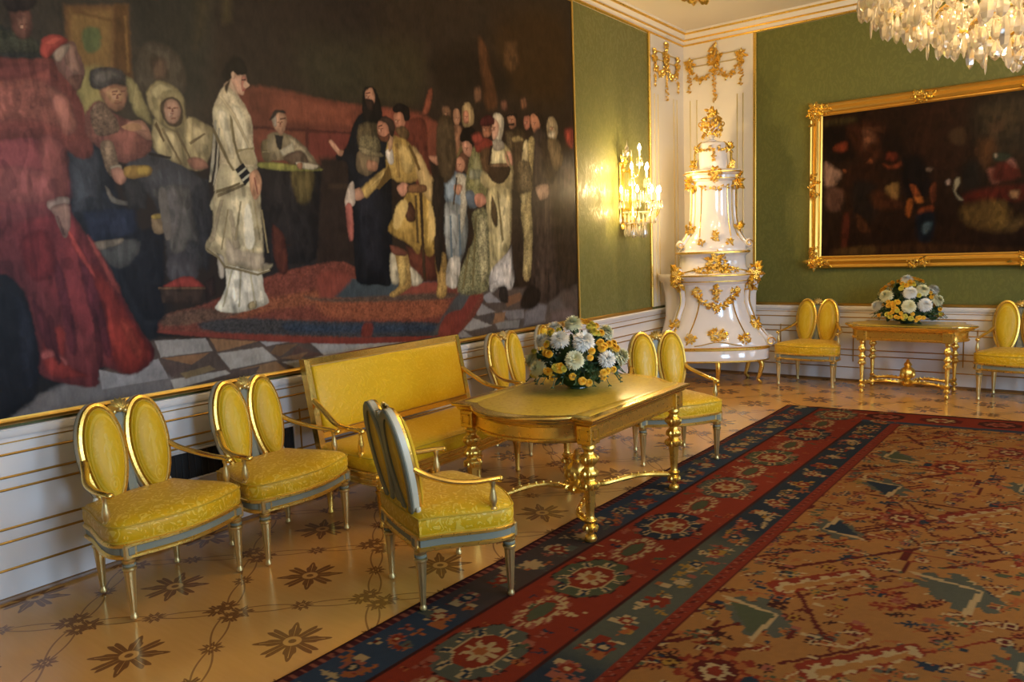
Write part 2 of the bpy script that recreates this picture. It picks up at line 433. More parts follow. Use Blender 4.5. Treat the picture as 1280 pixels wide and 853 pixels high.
def paint(us, vs, table, base):
    img = np.empty((len(us), len(vs), 3)); img[:] = base
    for ln in table.strip().split('\n'):
        c, soft, flags, *pts = ln.split()
        soft = int(soft) / 1000; P = np.array([[int(k) / 1000 for k in p.split(',')] for p in pts])
        fl = {f[0]: (float(f[1:]) if len(f) > 1 else 1) for f in flags.split(',') if f != '-'}
        P = sample_spline(P, 'p' in fl)
        lo, hi = P.min(0) - soft * 1.2, P.max(0) + soft * 1.2
        a0, a1 = np.searchsorted(us, lo[0]), np.searchsorted(us, hi[0]); b0, b1 = np.searchsorted(vs, lo[1]), np.searchsorted(vs, hi[1])
        if a1 <= a0 or b1 <= b0: continue
        U, V = np.meshgrid(us[a0:a1], vs[b0:b1], indexing='ij')
        wob = 0.35 * min(soft, 0.012)                      # a brush's uneven edge
        m = poly_mask(U + wob * (vnoise(U * 60, V * 60) - 0.5) * 2, V + wob * (vnoise(V * 60 + 9, U * 60) - 0.5) * 2, P, soft)
        col = np.array(lin(c)); k = np.ones(U.shape)
        if 'f' in fl:                                        # hanging folds
            w = vnoise(U * 7 + 3, V * 1.6) * 2.2
            k += fl['f'] * np.sin((U * 42 + V * 4) + w * 4) + fl['f'] * 0.7 * np.sin(U * 95 - V * 9 + w * 6)
        if 's' in fl:                                        # woven or embroidered speckle
            k += fl['s'] * 1.6 * (vnoise(U * 75, V * 75) - 0.5) + fl['s'] * 1.2 * (vnoise(U * 150 + 5, V * 150) - 0.5)
        if soft < 0.03 and 'q' not in fl:                    # rounded forms, lit from the upper left
            (cu, cv), (eu, ev) = (P.min(0) + P.max(0)) / 2, (P.max(0) - P.min(0)) / 2 + 1e-6
            k *= 1 + 0.24 * np.clip(-(U - cu) / eu * 0.7 + (V - cv) / ev * 0.3, -1, 1)
            din = DIST[0]; k *= 0.62 + 0.48 * np.clip(din / (0.6 * max(din.max(), 1e-6)), 0, 1) ** 0.8
        if 'q' not in fl:                                    # dabs of the brush, light and dark
            wv = vnoise(U * 5 + 2, V * 5) * 3
            d1, d2 = vnoise(U * 34 + wv, V * 9 + wv), vnoise(U * 28 - wv + 9, V * 13)
            k *= 1 + 0.30 * np.clip((d1 - 0.58) * 6, 0, 1) - 0.30 * np.clip((0.40 - d2) * 6, 0, 1)
        k *= 1 + 0.34 * (vnoise(U * 18 + 7, V * 18) - 0.5) + 0.26 * (vnoise(U * 70, V * 28 + 3) - 0.5) + 0.16 * (vnoise(U * 160, V * 90) - 0.5)
        img[a0:a1, b0:b1] = img[a0:a1, b0:b1] * (1 - m[..., None]) + np.clip(col[None, None] * k[..., None], 0, 1) * m[..., None]
    return img
def grid_mesh(name, pts, img, mat, parent=None, flip=False):
    """pts (nu, nv, 3); one quad per cell, pigment per vertex"""
    nu, nv = pts.shape[:2]; me = bpy.data.meshes.new(name)
    me.vertices.add(nu * nv); me.vertices.foreach_set('co', pts.reshape(-1).astype(np.float32))
    i = np.arange(nu * nv).reshape(nu, nv)
    q = np.stack([i[:-1, :-1], i[1:, :-1], i[1:, 1:], i[:-1, 1:]], -1).reshape(-1, 4)
    if flip: q = q[:, ::-1]
    n = len(q); me.loops.add(n * 4); me.loops.foreach_set('vertex_index', q.reshape(-1).astype(np.int32))
    me.polygons.add(n); me.polygons.foreach_set('loop_start', np.arange(0, n * 4, 4, dtype=np.int32))
    me.update(calc_edges=True); me.validate()
    a = me.color_attributes.new('pigment', 'FLOAT_COLOR', 'POINT')
    c = np.ones((nu * nv, 4), np.float32); c[:, :3] = img.reshape(-1, 3); a.data.foreach_set('color', c.reshape(-1))
    me.materials.append(mat)
    o = bpy.data.objects.new(name, me); COL.objects.link(o)
    if parent is not None: o.parent = parent
    return o
# ================================================================== the room
def struct(name, mb, mat, parent=None):
    o = mb.build(name, mat, parent)
    if parent is None: o['kind'] = 'structure'
    return o
def rect(d, z): return [(d, -ROOM_L + d, z), (ROOM_W - d, -ROOM_L + d, z), (ROOM_W - d, -d, z), (d, -d, z)]
def ring(name, prof, mat):
    L = [rect(d, z) for d, z in prof]; L.append(L[0])
    mb = MB().loft(L, cap=False); return struct(name, mb, mat)

struct('floor', MB().box((ROOM_W / 2, -ROOM_L / 2, -0.05), (ROOM_W + 0.4, ROOM_L + 0.4, 0.1)), PARQUET)
struct('ceiling', MB().box((ROOM_W / 2, -ROOM_L / 2, ROOM_H + 0.05), (ROOM_W + 0.4, ROOM_L + 0.4, 0.1)), CEIL)
struct('wall_left', MB().box((-0.1, -ROOM_L / 2, ROOM_H / 2), (0.2, ROOM_L + 0.4, ROOM_H)), DAMASK)
struct('wall_far', MB().box((ROOM_W / 2, 0.1, ROOM_H / 2), (ROOM_W + 0.4, 0.2, ROOM_H)), DAMASK)
struct('wall_near', MB().box((ROOM_W / 2, -ROOM_L - 0.1, ROOM_H / 2), (ROOM_W + 0.4, 0.2, ROOM_H)), DAMASK)
wr = MB(); xs = ROOM_W + 0.1
ys = [0.2] + [q for wy in WINDOWS_Y for q in (wy + 0.65, wy - 0.65)] + [-ROOM_L - 0.2]
for i in range(0, len(ys), 2): wr.box((xs, (ys[i] + ys[i + 1]) / 2, ROOM_H / 2), (0.2, ys[i] - ys[i + 1], ROOM_H))
for wy in WINDOWS_Y:
    wr.box((xs, wy, 0.475), (0.2, 1.3, 0.95)); wr.box((xs, wy, (3.35 + ROOM_H) / 2), (0.2, 1.3, ROOM_H - 3.35))
struct('wall_right', wr, CREAM)
for k, wy in enumerate(WINDOWS_Y):
    f = MB()
    for dy in (-0.62, 0, 0.62): f.box((ROOM_W + 0.09, wy + dy, 2.15), (0.07, 0.06, 2.4))
    for z in (0.98, 1.75, 2.55, 3.32): f.box((ROOM_W + 0.09, wy, z), (0.06, 1.3, 0.06))
    w = struct('window_%d' % (k + 1), f, WHITE)
    struct('pane', MB().box((ROOM_W + 0.11, wy, 2.15), (0.006, 1.24, 2.34)), GLASS, w)

# white wainscot with gilt mouldings
ring('trim_1', [(0.0, 0.02), (0.018, 0.02), (0.018, 0.80), (0.0, 0.80)], WHITE)
ring('trim_2', [(0.0, 0.79), (0.030, 0.795), (0.036, 0.805), (0.036, 0.832), (0.028, 0.84), (0.0, 0.84)], WHITE)
n = 3
for z in (0.715, 0.605, 0.545, 0.355, 0.29, 0.155):
    ring('trim_%d' % n, [(0.017, z - 0.0065), (0.022, z - 0.005), (0.025, z), (0.022, z + 0.005), (0.017, z + 0.0065)], GOLD_LINE); n += 1
for z in (0.77,):
    ring('trim_%d' % n, [(0.017, z - 0.004), (0.022, z - 0.002), (0.022, z + 0.002), (0.017, z + 0.004)], GOLD_LINE); n += 1
for c, d in (((0.009, -1.71, 0.857), (0.018, 1.60, 0.032)), ((4.45, -0.009, 0.857), (7.06, 0.018, 0.032))):
    e = MB().box(c, d, 0.004); struct('trim_%d' % n, e, GOLD_LINE); n += 1
ring('baseboard_room', [(0.0, 0.0), (0.026, 0.0), (0.026, 0.014), (0.02, 0.022), (0.0, 0.022)], SKIRT)
# cornice
ring('trim_%d' % n, [(0.0, 3.965), (0.018, 3.97), (0.022, 4.00), (0.034, 4.012), (0.040, 4.045), (0.060, 4.065), (0.075, 4.10), (0.10, 4.115), (0.10, 4.13), (0.0, 4.13)], CREAM); n += 1
for d, z, r in ((0.020, 3.978, 0.013), (0.040, 4.035, 0.011), (0.078, 4.103, 0.014)):
    ring('trim_%d' % n, [(d - 0.012, z - r), (d + r * 0.7, z - r * 0.7), (d + r, z), (d + r * 0.7, z + r * 0.7), (d - 0.012, z + r)], GOLD); n += 1
# cream corner panels with gilt edges, on both sides of the corner
pl = MB().box((0.010, -0.455, 2.42), (0.020, 0.87, 3.10)); struct('trim_%d' % n, pl, CREAM); n += 1
pl = MB().box((0.455, -0.010, 2.42), (0.87, 0.020, 3.10)); struct('trim_%d' % n, pl, CREAM); n += 1
e = MB().box((0.014, -0.905, 2.42), (0.028, 0.032, 3.10), 0.006); struct('trim_%d' % n, e, GOLD); n += 1
e = MB().box((0.905, -0.014, 2.42), (0.036, 0.028, 3.10), 0.006); struct('trim_%d' % n, e, GOLD); n += 1
for q in (0.11, 0.195, 0.70, 0.77):
    e = MB().box((q, -0.022, 2.12), (0.010, 0.010, 2.40), 0.002); struct('trim_%d' % n, e, GOLD_PALE); n += 1
for q in (0.21, 0.30, 0.71, 0.80):
    e = MB().box((0.022, -q, 2.12), (0.010, 0.010, 2.40), 0.002); struct('trim_%d' % n, e, GOLD_PALE); n += 1
# upright panel mouldings low on the wainscot
for q in (-7.95, -5.93, -5.80, -2.7, -1.2):
    e = MB().box((0.021, q, 0.42), (0.008, 0.010, 0.40), 0.002); struct('trim_%d' % n, e, GOLD_LINE); n += 1
for q in (1.22, 2.02, 2.14, 3.08, 3.2):
    e = MB().box((q, -0.021, 0.42), (0.010, 0.008, 0.40), 0.002); struct('trim_%d' % n, e, GOLD_LINE); n += 1

# heating vent in the wainscot
t = thing('heating_vent', 'black heating vent opening low in the white wainscot behind the chairs', 'vent', (0.018, -6.42, 0.35))
g = MB().box((0.003, 0, 0.085), (0.006, 0.86, 0.17)); g.build('opening', DARK, t)  # flat black panel stands in for the shade inside the recess
g = MB()
for k in range(22): g.box((0.008, -0.41 + k * 0.039, 0.085), (0.004, 0.006, 0.165))
g.build('grille', Mat('black_iron', (0.02, 0.02, 0.02), 0.5).m, t)
g = MB()
for z in (0.0, 0.17): g.box((0.008, 0, z), (0.016, 0.88, 0.012), 0.003)
for y in (-0.435, 0.435): g.box((0.008, y, 0.085), (0.016, 0.012, 0.18), 0.003)
g.build('vent_frame', WHITE, t)

# ================================================================== the two paintings
PAINT_LEFT = """33271b 296 p,q -5270,3629 -2454,4398 -2588,1673 -5425,1708
2a2019 182 p,q -6443,3309 -5051,3689 -5140,2543 -6529,2390
36301f 176 q -5721,2926 -5102,3038 -5054,2674 -5620,2632
3a311d 129 q -5139,3031 -4659,3118 -4689,2709 -5132,2653
3a3226 117 p,q -7588,3064 -6336,3424 -6435,2356 -7691,2090
2b2820 65 q -6813,3129 -6402,3235 -6443,2533 -6743,2534
453b22 37 p,q -6264,3183 -6217,3194 -6236,2985 -6284,2967
3b3320 50 p,q -6443,3054 -6359,3073 -6405,2889 -6472,2790
3a2710 149 q -3731,3478 -2761,3748 -2731,3028 -3546,2919
281d12 100 q -4532,3082 -3955,3245 -3542,2987 -4372,2809
1d1a19 60 p,q -7740,1630 -6789,1595 -6736,1192 -7073,889 -7827,805
26211f 88 p,q -6135,2198 -5382,2250 -5412,1433 -6144,1472
2a1d14 121 p,q -5059,2607 -2584,2898 -2648,1047 -4485,1193 -5107,1988
6e4b25 16 p,q -7149,2871 -6831,2942 -6847,2569 -6948,2585 -7037,2563 -7110,2521 -7160,2613
84622d 19 p,q -7122,2847 -6922,2891 -6949,2609 -7034,2595 -7107,2553 -7136,2632
5c6336 11 q -7065,2775 -6991,2790 -6996,2703 -7050,2659 -7077,2696
6c4a22 12 p,q -7113,2864 -6922,2851 -6923,2835 -7115,2841
593b19 12 p,q -6902,2926 -6831,2942 -6847,2569 -6892,2570 -6935,2595
7a5626 8 p,q -6858,2880 -6845,2883 -6856,2600 -6869,2598
9a8a4c 27 q -7114,2551 -7034,2595 -6970,2562 -7052,2333 -7122,2403
33322a 13 s.2 -7533,2720 -7375,2699 -7277,2663 -7278,2578 -7555,2511
44432f 10 s.3 -7538,2681 -7342,2698 -7278,2652 -7316,2616 -7547,2589
6d4433 10 - -7388,2797 -7309,2814 -7304,2735 -7322,2688 -7358,2674 -7388,2704
7f5440 10 - -7368,2765 -7320,2775 -7325,2723 -7360,2717
2a211c 10 - -7405,2857 -7282,2886 -7288,2826 -7392,2789
713a26 21 q -6207,2610 -5489,2619 -5057,2635 -4566,2606 -4393,2503 -4588,2305 -6245,2190
653322 19 p,q -6143,2610 -5489,2624 -5352,2615 -5366,2438 -6162,2393
7d4029 25 p,q -5987,2603 -5353,2610 -5363,2476 -6001,2448
6c2f23 29 p,q -5740,2417 -5367,2433 -4663,2477 -4675,2311 -5755,2234
4a2219 12 p,q -6161,2398 -5366,2438 -5368,2422 -6163,2379
4a2219 12 p,q -5752,2426 -5726,2428 -5746,2199 -5771,2198
8a452d 31 p,q -5104,2624 -4980,2627 -4990,2503 -5114,2490
7a3b26 42 q -4861,2619 -4610,2613 -4628,2481 -4795,2407
2c2019 27 p,q -5653,2242 -5344,2274 -5403,1543 -5736,1555
3a2c1e 13 p,q -5601,2079 -5395,2088 -5397,2056 -5603,2047
54463d 20 p,p,q -6872,1189 -5621,1022 -4409,902 -4042,1279 -2580,1233 -2605,724 -7700,833 -7261,1006
716b69 19 p,p,q -7257,1046 -6780,972 -6793,838 -7630,875 -7626,920
958f88 4 p,p,q -6860,1179 -6561,1158 -6523,1078 -6833,1083
9d968c 5 p,p,q -6494,1060 -6191,1060 -6090,966 -6420,954
9d968c 4 p,p,q -6791,951 -6452,954 -6422,930 -6773,893
8f8b8a 4 p,p,q -7166,1065 -7040,1017 -6883,1076 -6848,1076 -6799,961 -7156,959
8f8c8b 5 p,p,q -6205,1097 -5972,1069 -6163,1062
9a958e 6 p,p,q -5837,1048 -5552,1019 -5379,936 -5728,948
9a948a 6 p,p,q -6056,946 -5715,941 -5595,914 -5927,880
9a948a 7 p,p,q -5558,937 -4863,918 -4504,913 -5186,969 -5552,1013
8a6542 5 p,p,q -6536,1155 -6222,1099 -6344,1084 -6493,1070
86603e 4 p,p,q -6825,1077 -6544,1071 -6657,1017
7a6544 4 p,p,q -6728,977 -6550,997 -6513,968 -6703,941
8a6846 5 p,p,q -6357,945 -6102,958 -6030,896 -6195,890
57453d 4 p,p,q -6818,1058 -6658,1008 -6785,963
55463f 5 p,p,q -6400,941 -6219,944 -6250,909
6d5138 5 p,p,q -6093,1058 -5931,1048 -6070,984 -6138,1013
5a4238 6 p,p,q -5932,1038 -5747,951 -6012,966
7a5a3c 6 p,p,q -6071,974 -5855,986 -5921,943
8d8783 10 p,p,q -4196,1137 -4080,1167 -3894,1077 -4129,1064
979089 10 p,p,q -4346,980 -4220,1066 -3945,965 -4248,950
85807f 10 p,p,q -4056,1219 -3959,1253 -3812,1153 -4007,1162
77706f 11 p,p,q -3794,1075 -3481,1063 -3486,983 -3720,991
736c6c 25 p,p,q -3459,1032 -3268,1104 -3116,1069 -3163,923 -3490,911
87827e 9 p,p,q -4428,917 -4336,972 -4192,890
5b534f 40 p,p,q -3087,1112 -2911,1137 -2793,1004 -3066,1012
7d7872 11 p,p,q -3910,996 -3546,975 -3574,906 -3871,923
866040 11 p,p,q -3895,1063 -3750,1064 -3778,983 -3933,978
775338 11 p,p,q -3765,1191 -3532,1217 -3476,1156 -3725,1104
4e4540 10 p,p,q -4200,1064 -3907,1051 -3976,982
6a5a55 41 p,p,q -3041,987 -2693,1011 -2655,905 -3045,911
733a2a 12 s.3,q -6824,1228 -6771,1312 -6553,1352 -6084,1499 -5576,1566 -5397,1521 -4989,1469 -4042,1279 -4448,907 -5027,956 -5621,1011 -6341,1127
854a2b 23 s.35,q -6523,1298 -6096,1360 -5591,1378 -5597,1302 -6103,1281 -6329,1252
8a4a2c 23 s.35,q -5729,1323 -5161,1292 -4519,1233 -4629,1104 -5607,1184
5e4434 14 s.35,q -6794,1309 -6554,1333 -6327,1281 -6587,1249 -6795,1252
3d3b3b 12 s.4,q -6587,1249 -6329,1252 -5609,1162 -4588,1050 -4658,956 -5617,1059 -6173,1138 -6532,1197
2f3a48 21 s.4,q -5992,1190 -5611,1141 -4678,1046 -4700,999 -5615,1087 -5985,1137
6f2e22 14 s.2,q -5364,1121 -5282,1113 -5304,1029 -5392,1039
7c3426 6 q -6797,1230 -6533,1187 -5618,1049 -4484,937 -4448,900 -5028,950 -5621,1011 -6341,1127 -6803,1213
4b4a48 19 q -4527,1120 -4346,1266 -4187,1262 -4357,1105 -4535,1006 -4685,959
7d3527 14 q -4529,1095 -4374,1132 -4298,1099 -4447,919 -4613,951
7a3327 14 q -4187,1262 -4042,1279 -4429,904 -4503,926
3f484b 11 q -5622,1331 -5531,1445 -5090,1398 -4599,1401 -4564,1375 -4738,1329 -5130,1296
84402e 17 q -4998,1352 -4610,1377 -4569,1312 -5003,1281
7e3b2b 20 q -5714,1502 -5445,1462 -5630,1316 -5729,1334
584436 15 s.3,q -5855,1353 -5596,1319 -4478,1281 -4519,1233 -5598,1292
17171b 16 - -7681,1610 -7537,1585 -7455,1459 -7427,1191 -7452,1013 -7531,925 -7756,901
20212a 20 - -7503,1462 -7446,1350 -7453,1077 -7512,1047
22252b 16 - -7226,2180 -7024,2216 -6971,1935 -6789,1595 -6844,1204 -6927,1257 -7050,1542 -7183,1790 -7244,1927
33363b 11 p -7211,2177 -7042,2191 -7065,1883 -7206,1865
3e4146 11 p -7191,2155 -7060,2173 -7076,1932 -7194,1905
252c3e 16 p -7160,1866 -6890,1903 -6907,1735 -7144,1721
191a1f 17 p -7032,1728 -6746,1811 -6796,1287 -6906,1298 -7008,1561
4b4a46 10 - -7145,1709 -6983,1731 -6887,1718 -6917,1633 -7014,1578 -7114,1664
7a6d5b 6 - -7137,1713 -6990,1736 -6980,1711 -7077,1679 -7124,1684
5d574d 4 - -7041,2002 -7022,1990 -7002,1950 -6946,1931 -6870,1938 -6872,1917 -6949,1906 -7017,1925
2f2d2c 12 p -6960,2050 -6807,2058 -6840,1888 -6934,1886
6a2a2a 9 f.12 -7596,2414 -7337,2413 -7212,2239 -7222,1920 -7176,1786 -7048,1521 -6928,1244 -6865,1131 -6899,1052 -6998,1010 -7055,1032 -7161,1077 -7190,977 -7425,1068 -7430,1192 -7458,1463 -7535,1574 -7679,1628
7c2d2e 30 f.15 -7471,1771 -7252,1848 -7155,1689 -7024,1394 -7160,1240 -7332,1418
7c2419 24 f.15 -7201,1610 -7072,1522 -6946,1246 -6878,1133 -6912,1058 -7006,1020 -7058,1045 -7125,1194 -7144,1403
8e2a1a 20 - -7121,1319 -6990,1314 -6904,1141 -6992,1031 -7047,1078 -7093,1190
832920 14 - -7398,1267 -7308,1296 -7311,1115 -7219,1040 -7403,1077
561f25 11 - -7327,1615 -7291,1605 -7263,1372 -7260,1170 -7296,1190 -7307,1376
5b2027 11 - -7208,1690 -7186,1682 -7124,1443 -7089,1147 -7129,1152 -7183,1406
4f1c20 10 - -7436,1446 -7376,1343 -7356,1182 -7392,1187 -7422,1308
9a4a44 10 - -7420,1190 -7369,1192 -7309,1135 -7319,1105 -7358,1158 -7413,1150
a03a30 7 - -7248,1809 -7223,1762 -7130,1546 -7159,1568 -7229,1710
8e4442 20 - -7580,2275 -7283,2251 -7224,2122 -7248,1888 -7626,1844
8a4538 10 s.1 -7585,2520 -7319,2586 -7240,2607 -7189,2547 -7140,2478 -7102,2367 -7079,2212 -7098,2143 -7163,2138 -7219,2177 -7357,2218 -7620,2194
9a5745 24 s.15 -7563,2436 -7328,2496 -7193,2433 -7171,2281 -7348,2301 -7580,2275
a2624e 18 - -7263,2453 -7179,2427 -7149,2284 -7211,2258
7b3d33 17 - -7555,2511 -7321,2563 -7252,2560 -7362,2498 -7561,2454
8c4a40 14 - -7322,2221 -7211,2177 -7239,1904 -7313,1963
9a8374 5 - -7317,1925 -7228,1943 -7228,1900 -7311,1875
8f6d5d 5 - -7306,1890 -7227,1908 -7227,1802 -7256,1739 -7277,1778 -7296,1848
6e4c42 3 p -7288,1848 -7278,1848 -7254,1754 -7265,1754
7c5547 7 - -7223,2640 -7167,2687 -7121,2703 -7104,2653 -7081,2580 -7098,2523 -7136,2483 -7170,2512 -7209,2559
99705a 9 - -7169,2672 -7123,2688 -7114,2628 -7105,2568 -7145,2547 -7168,2604
a58a70 7 - -7222,2647 -7160,2685 -7139,2677 -7182,2609 -7213,2596
6b4637 7 - -7162,2525 -7096,2546 -7110,2482 -7141,2470
a03b2b 7 - -7279,2637 -7260,2692 -7211,2720 -7164,2718 -7148,2698 -7199,2659 -7247,2605 -7275,2608
b64b36 7 - -7255,2671 -7208,2709 -7173,2705 -7219,2670
403f40 13 - -6919,2127 -6774,2212 -6661,2178 -6510,2074 -6464,2040 -6480,1758 -6580,1532 -6731,1539 -6751,1759 -6785,1914 -6845,2014
58544e 14 f.2 -6786,1996 -6583,2017 -6561,1835 -6540,1704 -6607,1705 -6676,1626 -6721,1689 -6715,1846
66605a 13 - -6729,1985 -6637,1988 -6649,1812 -6713,1724
2d2c2e 19 - -6566,1991 -6457,2013 -6496,1584 -6546,1586 -6558,1767
4a4749 14 - -6731,1636 -6599,1642 -6583,1496 -6743,1505
8c7452 6 - -6809,1854 -6732,1864 -6741,1772 -6804,1764
a58a3a 4 - -6808,1858 -6736,1868 -6733,1846 -6801,1837
8c3125 7 - -6735,1495 -6629,1521 -6556,1472 -6559,1444 -6775,1462
3c2c21 7 p -6806,1464 -6539,1448 -6572,1353 -6796,1380
63482f 4 p -6810,1469 -6533,1452 -6535,1438 -6811,1456
2a1c17 10 p -6535,1484 -6473,1513 -6472,1406 -6536,1374
7d4b3d 8 s.15 -7095,2368 -7026,2431 -6964,2383 -6889,2351 -6823,2338 -6774,2263 -6794,2186 -6910,2131 -6972,2135 -7046,2190 -7106,2257
8e5443 16 - -6975,2309 -6859,2313 -6826,2212 -6924,2159 -6976,2220
765c45 6 s.4 -7075,2370 -7019,2424 -6960,2375 -6935,2305 -6979,2269 -7059,2261
7e664c 6 s.3 -7039,2223 -6979,2228 -6961,2124 -6952,2084 -7008,2056 -7036,2135
9c6c4c 8 - -7019,2503 -6954,2524 -6883,2539 -6876,2483 -6898,2427 -6934,2390 -6978,2401 -7010,2441
b58659 8 - -6986,2484 -6923,2509 -6902,2471 -6931,2427 -6970,2438
6c4230 4 p -6957,2488 -6928,2496 -6929,2488 -6958,2480
6c4230 4 p -6912,2498 -6891,2501 -6892,2493 -6912,2490
84523a 4 p -6951,2433 -6913,2442 -6914,2433 -6947,2425
47413b 8 s.2 -7066,2535 -7047,2581 -6986,2603 -6913,2607 -6872,2569 -6872,2524 -6946,2526 -7013,2488 -7059,2494
5a5248 8 - -7037,2555 -6979,2592 -6916,2582 -6952,2545 -7018,2519
9e6e53 6 - -6899,2334 -6812,2355 -6768,2280 -6788,2253 -6845,2286 -6893,2306
ad7a5c 5 - -6874,2336 -6814,2343 -6792,2303 -6843,2306
9a8a6e 4 - -7003,2105 -6953,2116 -6947,2092 -6997,2085
a8745a 6 - -7001,2089 -6951,2100 -6926,2052 -6955,2014 -6990,2032
8c6b2b 6 - -6929,2105 -6800,2122 -6796,2071 -6918,2048
a98834 5 - -6862,2106 -6801,2118 -6800,2080 -6857,2068
8a7b4b 10 - -6880,2568 -6824,2543 -6793,2469 -6765,2398 -6762,2340 -6808,2360 -6859,2404
4a4030 31 - -6804,2706 -6676,2778 -6566,2696 -6570,2550 -6699,2541 -6805,2526
5d4632 22 - -6730,2678 -6657,2698 -6657,2606 -6721,2588
a18d5b 9 f.1 -6777,2496 -6742,2551 -6695,2579 -6620,2560 -6569,2511 -6564,2421 -6571,2347 -6625,2320 -6704,2346 -6756,2399
b39f6a 9 - -6754,2516 -6696,2566 -6626,2542 -6674,2519 -6722,2479
56452f 6 - -6708,2447 -6677,2485 -6639,2502 -6595,2487 -6577,2428 -6598,2357 -6655,2342 -6696,2381
b18465 6 - -6684,2458 -6645,2489 -6605,2477 -6591,2431 -6615,2372 -6653,2360 -6682,2386
8a5a40 3 p -6668,2443 -6649,2450 -6650,2441 -6668,2435
8a5a40 3 p -6626,2448 -6603,2451 -6604,2443 -6627,2440
8a5a40 3 p -6650,2390 -6622,2393 -6628,2384 -6651,2381
c0967a 6 - -6660,2427 -6636,2439 -6640,2404 -6663,2393
a08d5e 9 f.2 -6751,2366 -6699,2346 -6629,2319 -6546,2406 -6462,2380 -6396,2351 -6392,2279 -6428,2213 -6486,2120 -6564,2115 -6619,2138 -6703,2171 -6765,2222
b09c6c 13 - -6694,2313 -6632,2293 -6615,2173 -6677,2203
b5a170 14 - -6532,2355 -6447,2337 -6446,2239 -6516,2216
6e5b38 4 p -6560,2265 -6457,2327 -6453,2319 -6551,2252
6e5b38 4 p -6701,2329 -6609,2143 -6619,2138 -6711,2320
6e5b38 4 p -6620,2320 -6550,2169 -6560,2164 -6630,2315
8f6048 7 - -6578,2167 -6529,2188 -6472,2170 -6456,2130 -6545,2116
15110f 16 - -6296,2714 -6266,2764 -6222,2790 -6166,2768 -6155,2710 -6211,2678 -6241,2696 -6261,2648 -6289,2626 -6316,2667
c9a37c 7 - -6312,2604 -6271,2655 -6242,2687 -6221,2576 -6224,2534 -6297,2534
d09c78 6 - -6241,2696 -6216,2682 -6167,2699 -6155,2650 -6155,2627 -6175,2605 -6189,2571 -6221,2576 -6248,2618 -6261,2652
b06e54 6 - -6190,2677 -6163,2686 -6161,2644 -6181,2605 -6196,2612
a04c3c 4 p -6192,2603 -6169,2611 -6170,2601 -6192,2594
2a1a14 4 p -6192,2663 -6164,2667 -6165,2660 -6192,2656
15110f 6 - -6293,2639 -6281,2717 -6240,2769 -6177,2770 -6150,2711 -6184,2687 -6215,2696 -6242,2692 -6261,2652
c9a079 5 - -6258,2685 -6241,2701 -6233,2670 -6250,2654
c9b488 7 s.15 -6396,2450 -6359,2535 -6301,2610 -6222,2562 -6169,2490 -6143,2423 -6146,2263 -6129,2151 -6263,1993 -6427,2005 -6385,2135 -6375,2249 -6397,2338
d6c59a 16 - -6269,2501 -6199,2464 -6178,2336 -6202,2193 -6247,2283
b5a176 5 p -6336,2556 -6252,2457 -6190,2325 -6158,2253 -6175,2251 -6211,2323 -6274,2446 -6348,2541
cbb88a 7 f.1 -6395,2468 -6331,2498 -6280,2445 -6273,2350 -6252,2231 -6225,2168 -6277,2128 -6320,2171 -6348,2256 -6380,2357
dccba0 10 - -6366,2453 -6315,2459 -6299,2347 -6280,2211 -6306,2209 -6337,2321
8f7d55 5 p -6285,2440 -6272,2419 -6273,2290 -6283,2289 -6292,2371
1b1a1a 5 p -6282,2127 -6225,2168 -6172,2096 -6226,2046
b0a88a 3 p -6268,2109 -6211,2150 -6206,2141 -6258,2101
b0a88a 3 p -6244,2078 -6186,2119 -6182,2109 -6240,2069
c0b084 7 f.15 -6416,2015 -6373,2154 -6250,2134 -6151,2149 -6126,1930 -6271,1898 -6458,1895
b8865f 6 - -6175,2119 -6130,2136 -6107,2080 -6125,2007 -6167,1963 -6189,2024
9a5e48 3 p -6156,2092 -6145,2092 -6137,1997 -6148,1992
bcab80 8 f.15 -6419,1983 -6215,2042 -6135,1949 -6110,1785 -6071,1578 -6110,1535 -6190,1519 -6281,1552 -6400,1575 -6426,1632 -6495,1648 -6511,1690 -6458,1785
cdbd92 21 f.1 -6329,1953 -6200,1966 -6185,1766 -6229,1646 -6309,1719
a5957a 16 - -6371,1729 -6292,1662 -6096,1628 -6089,1569 -6194,1534 -6301,1567 -6383,1589
988868 7 p -6397,1951 -6376,1952 -6453,1721 -6486,1698
a09070 10 p -6345,1897 -6324,1897 -6291,1671 -6335,1663
d8c9a0 4 p -6507,1680 -6432,1628 -6395,1575 -6281,1547 -6185,1519 -6098,1539 -6099,1524 -6192,1504 -6288,1533 -6407,1562 -6438,1614 -6513,1667
6a5a3c 4 p -6409,1983 -6280,2034 -6213,2061 -6215,2046 -6282,2015 -6411,1965
ddd5bb 6 f.15 -6391,1566 -6282,1537 -6162,1517 -6149,1413 -6122,1332 -6192,1308 -6304,1288 -6400,1292 -6485,1323 -6438,1385 -6401,1458
e6dfc8 10 f.2 -6357,1531 -6208,1505 -6201,1338 -6324,1309 -6385,1343
8c7d58 5 - -6268,1334 -6211,1349 -6215,1305 -6260,1299
a89c88 6 - -6442,1628 -6402,1618 -6412,1506 -6442,1512
9f9478 3 p -6391,2406 -6375,2407 -6413,2156 -6443,2050 -6458,2049 -6432,2177
9f9478 3 p -6369,2363 -6359,2364 -6397,2111 -6425,2033 -6435,2032 -6403,2156
221e1d 12 p -6116,2170 -5646,2170 -5732,1597 -5813,1558 -6135,1570
554824 18 - -5885,2151 -5711,2156 -5752,1970 -5853,1957
7f7933 6 - -6114,2185 -5953,2191 -5658,2179 -5673,2158 -5910,2144 -6106,2152
4f2619 11 - -6058,1795 -6023,1795 -5970,1725 -5963,1528 -6025,1506 -6061,1627
6e5f3d 8 - -6093,2296 -6045,2334 -5988,2334 -5975,2277 -6005,2207 -6080,2197
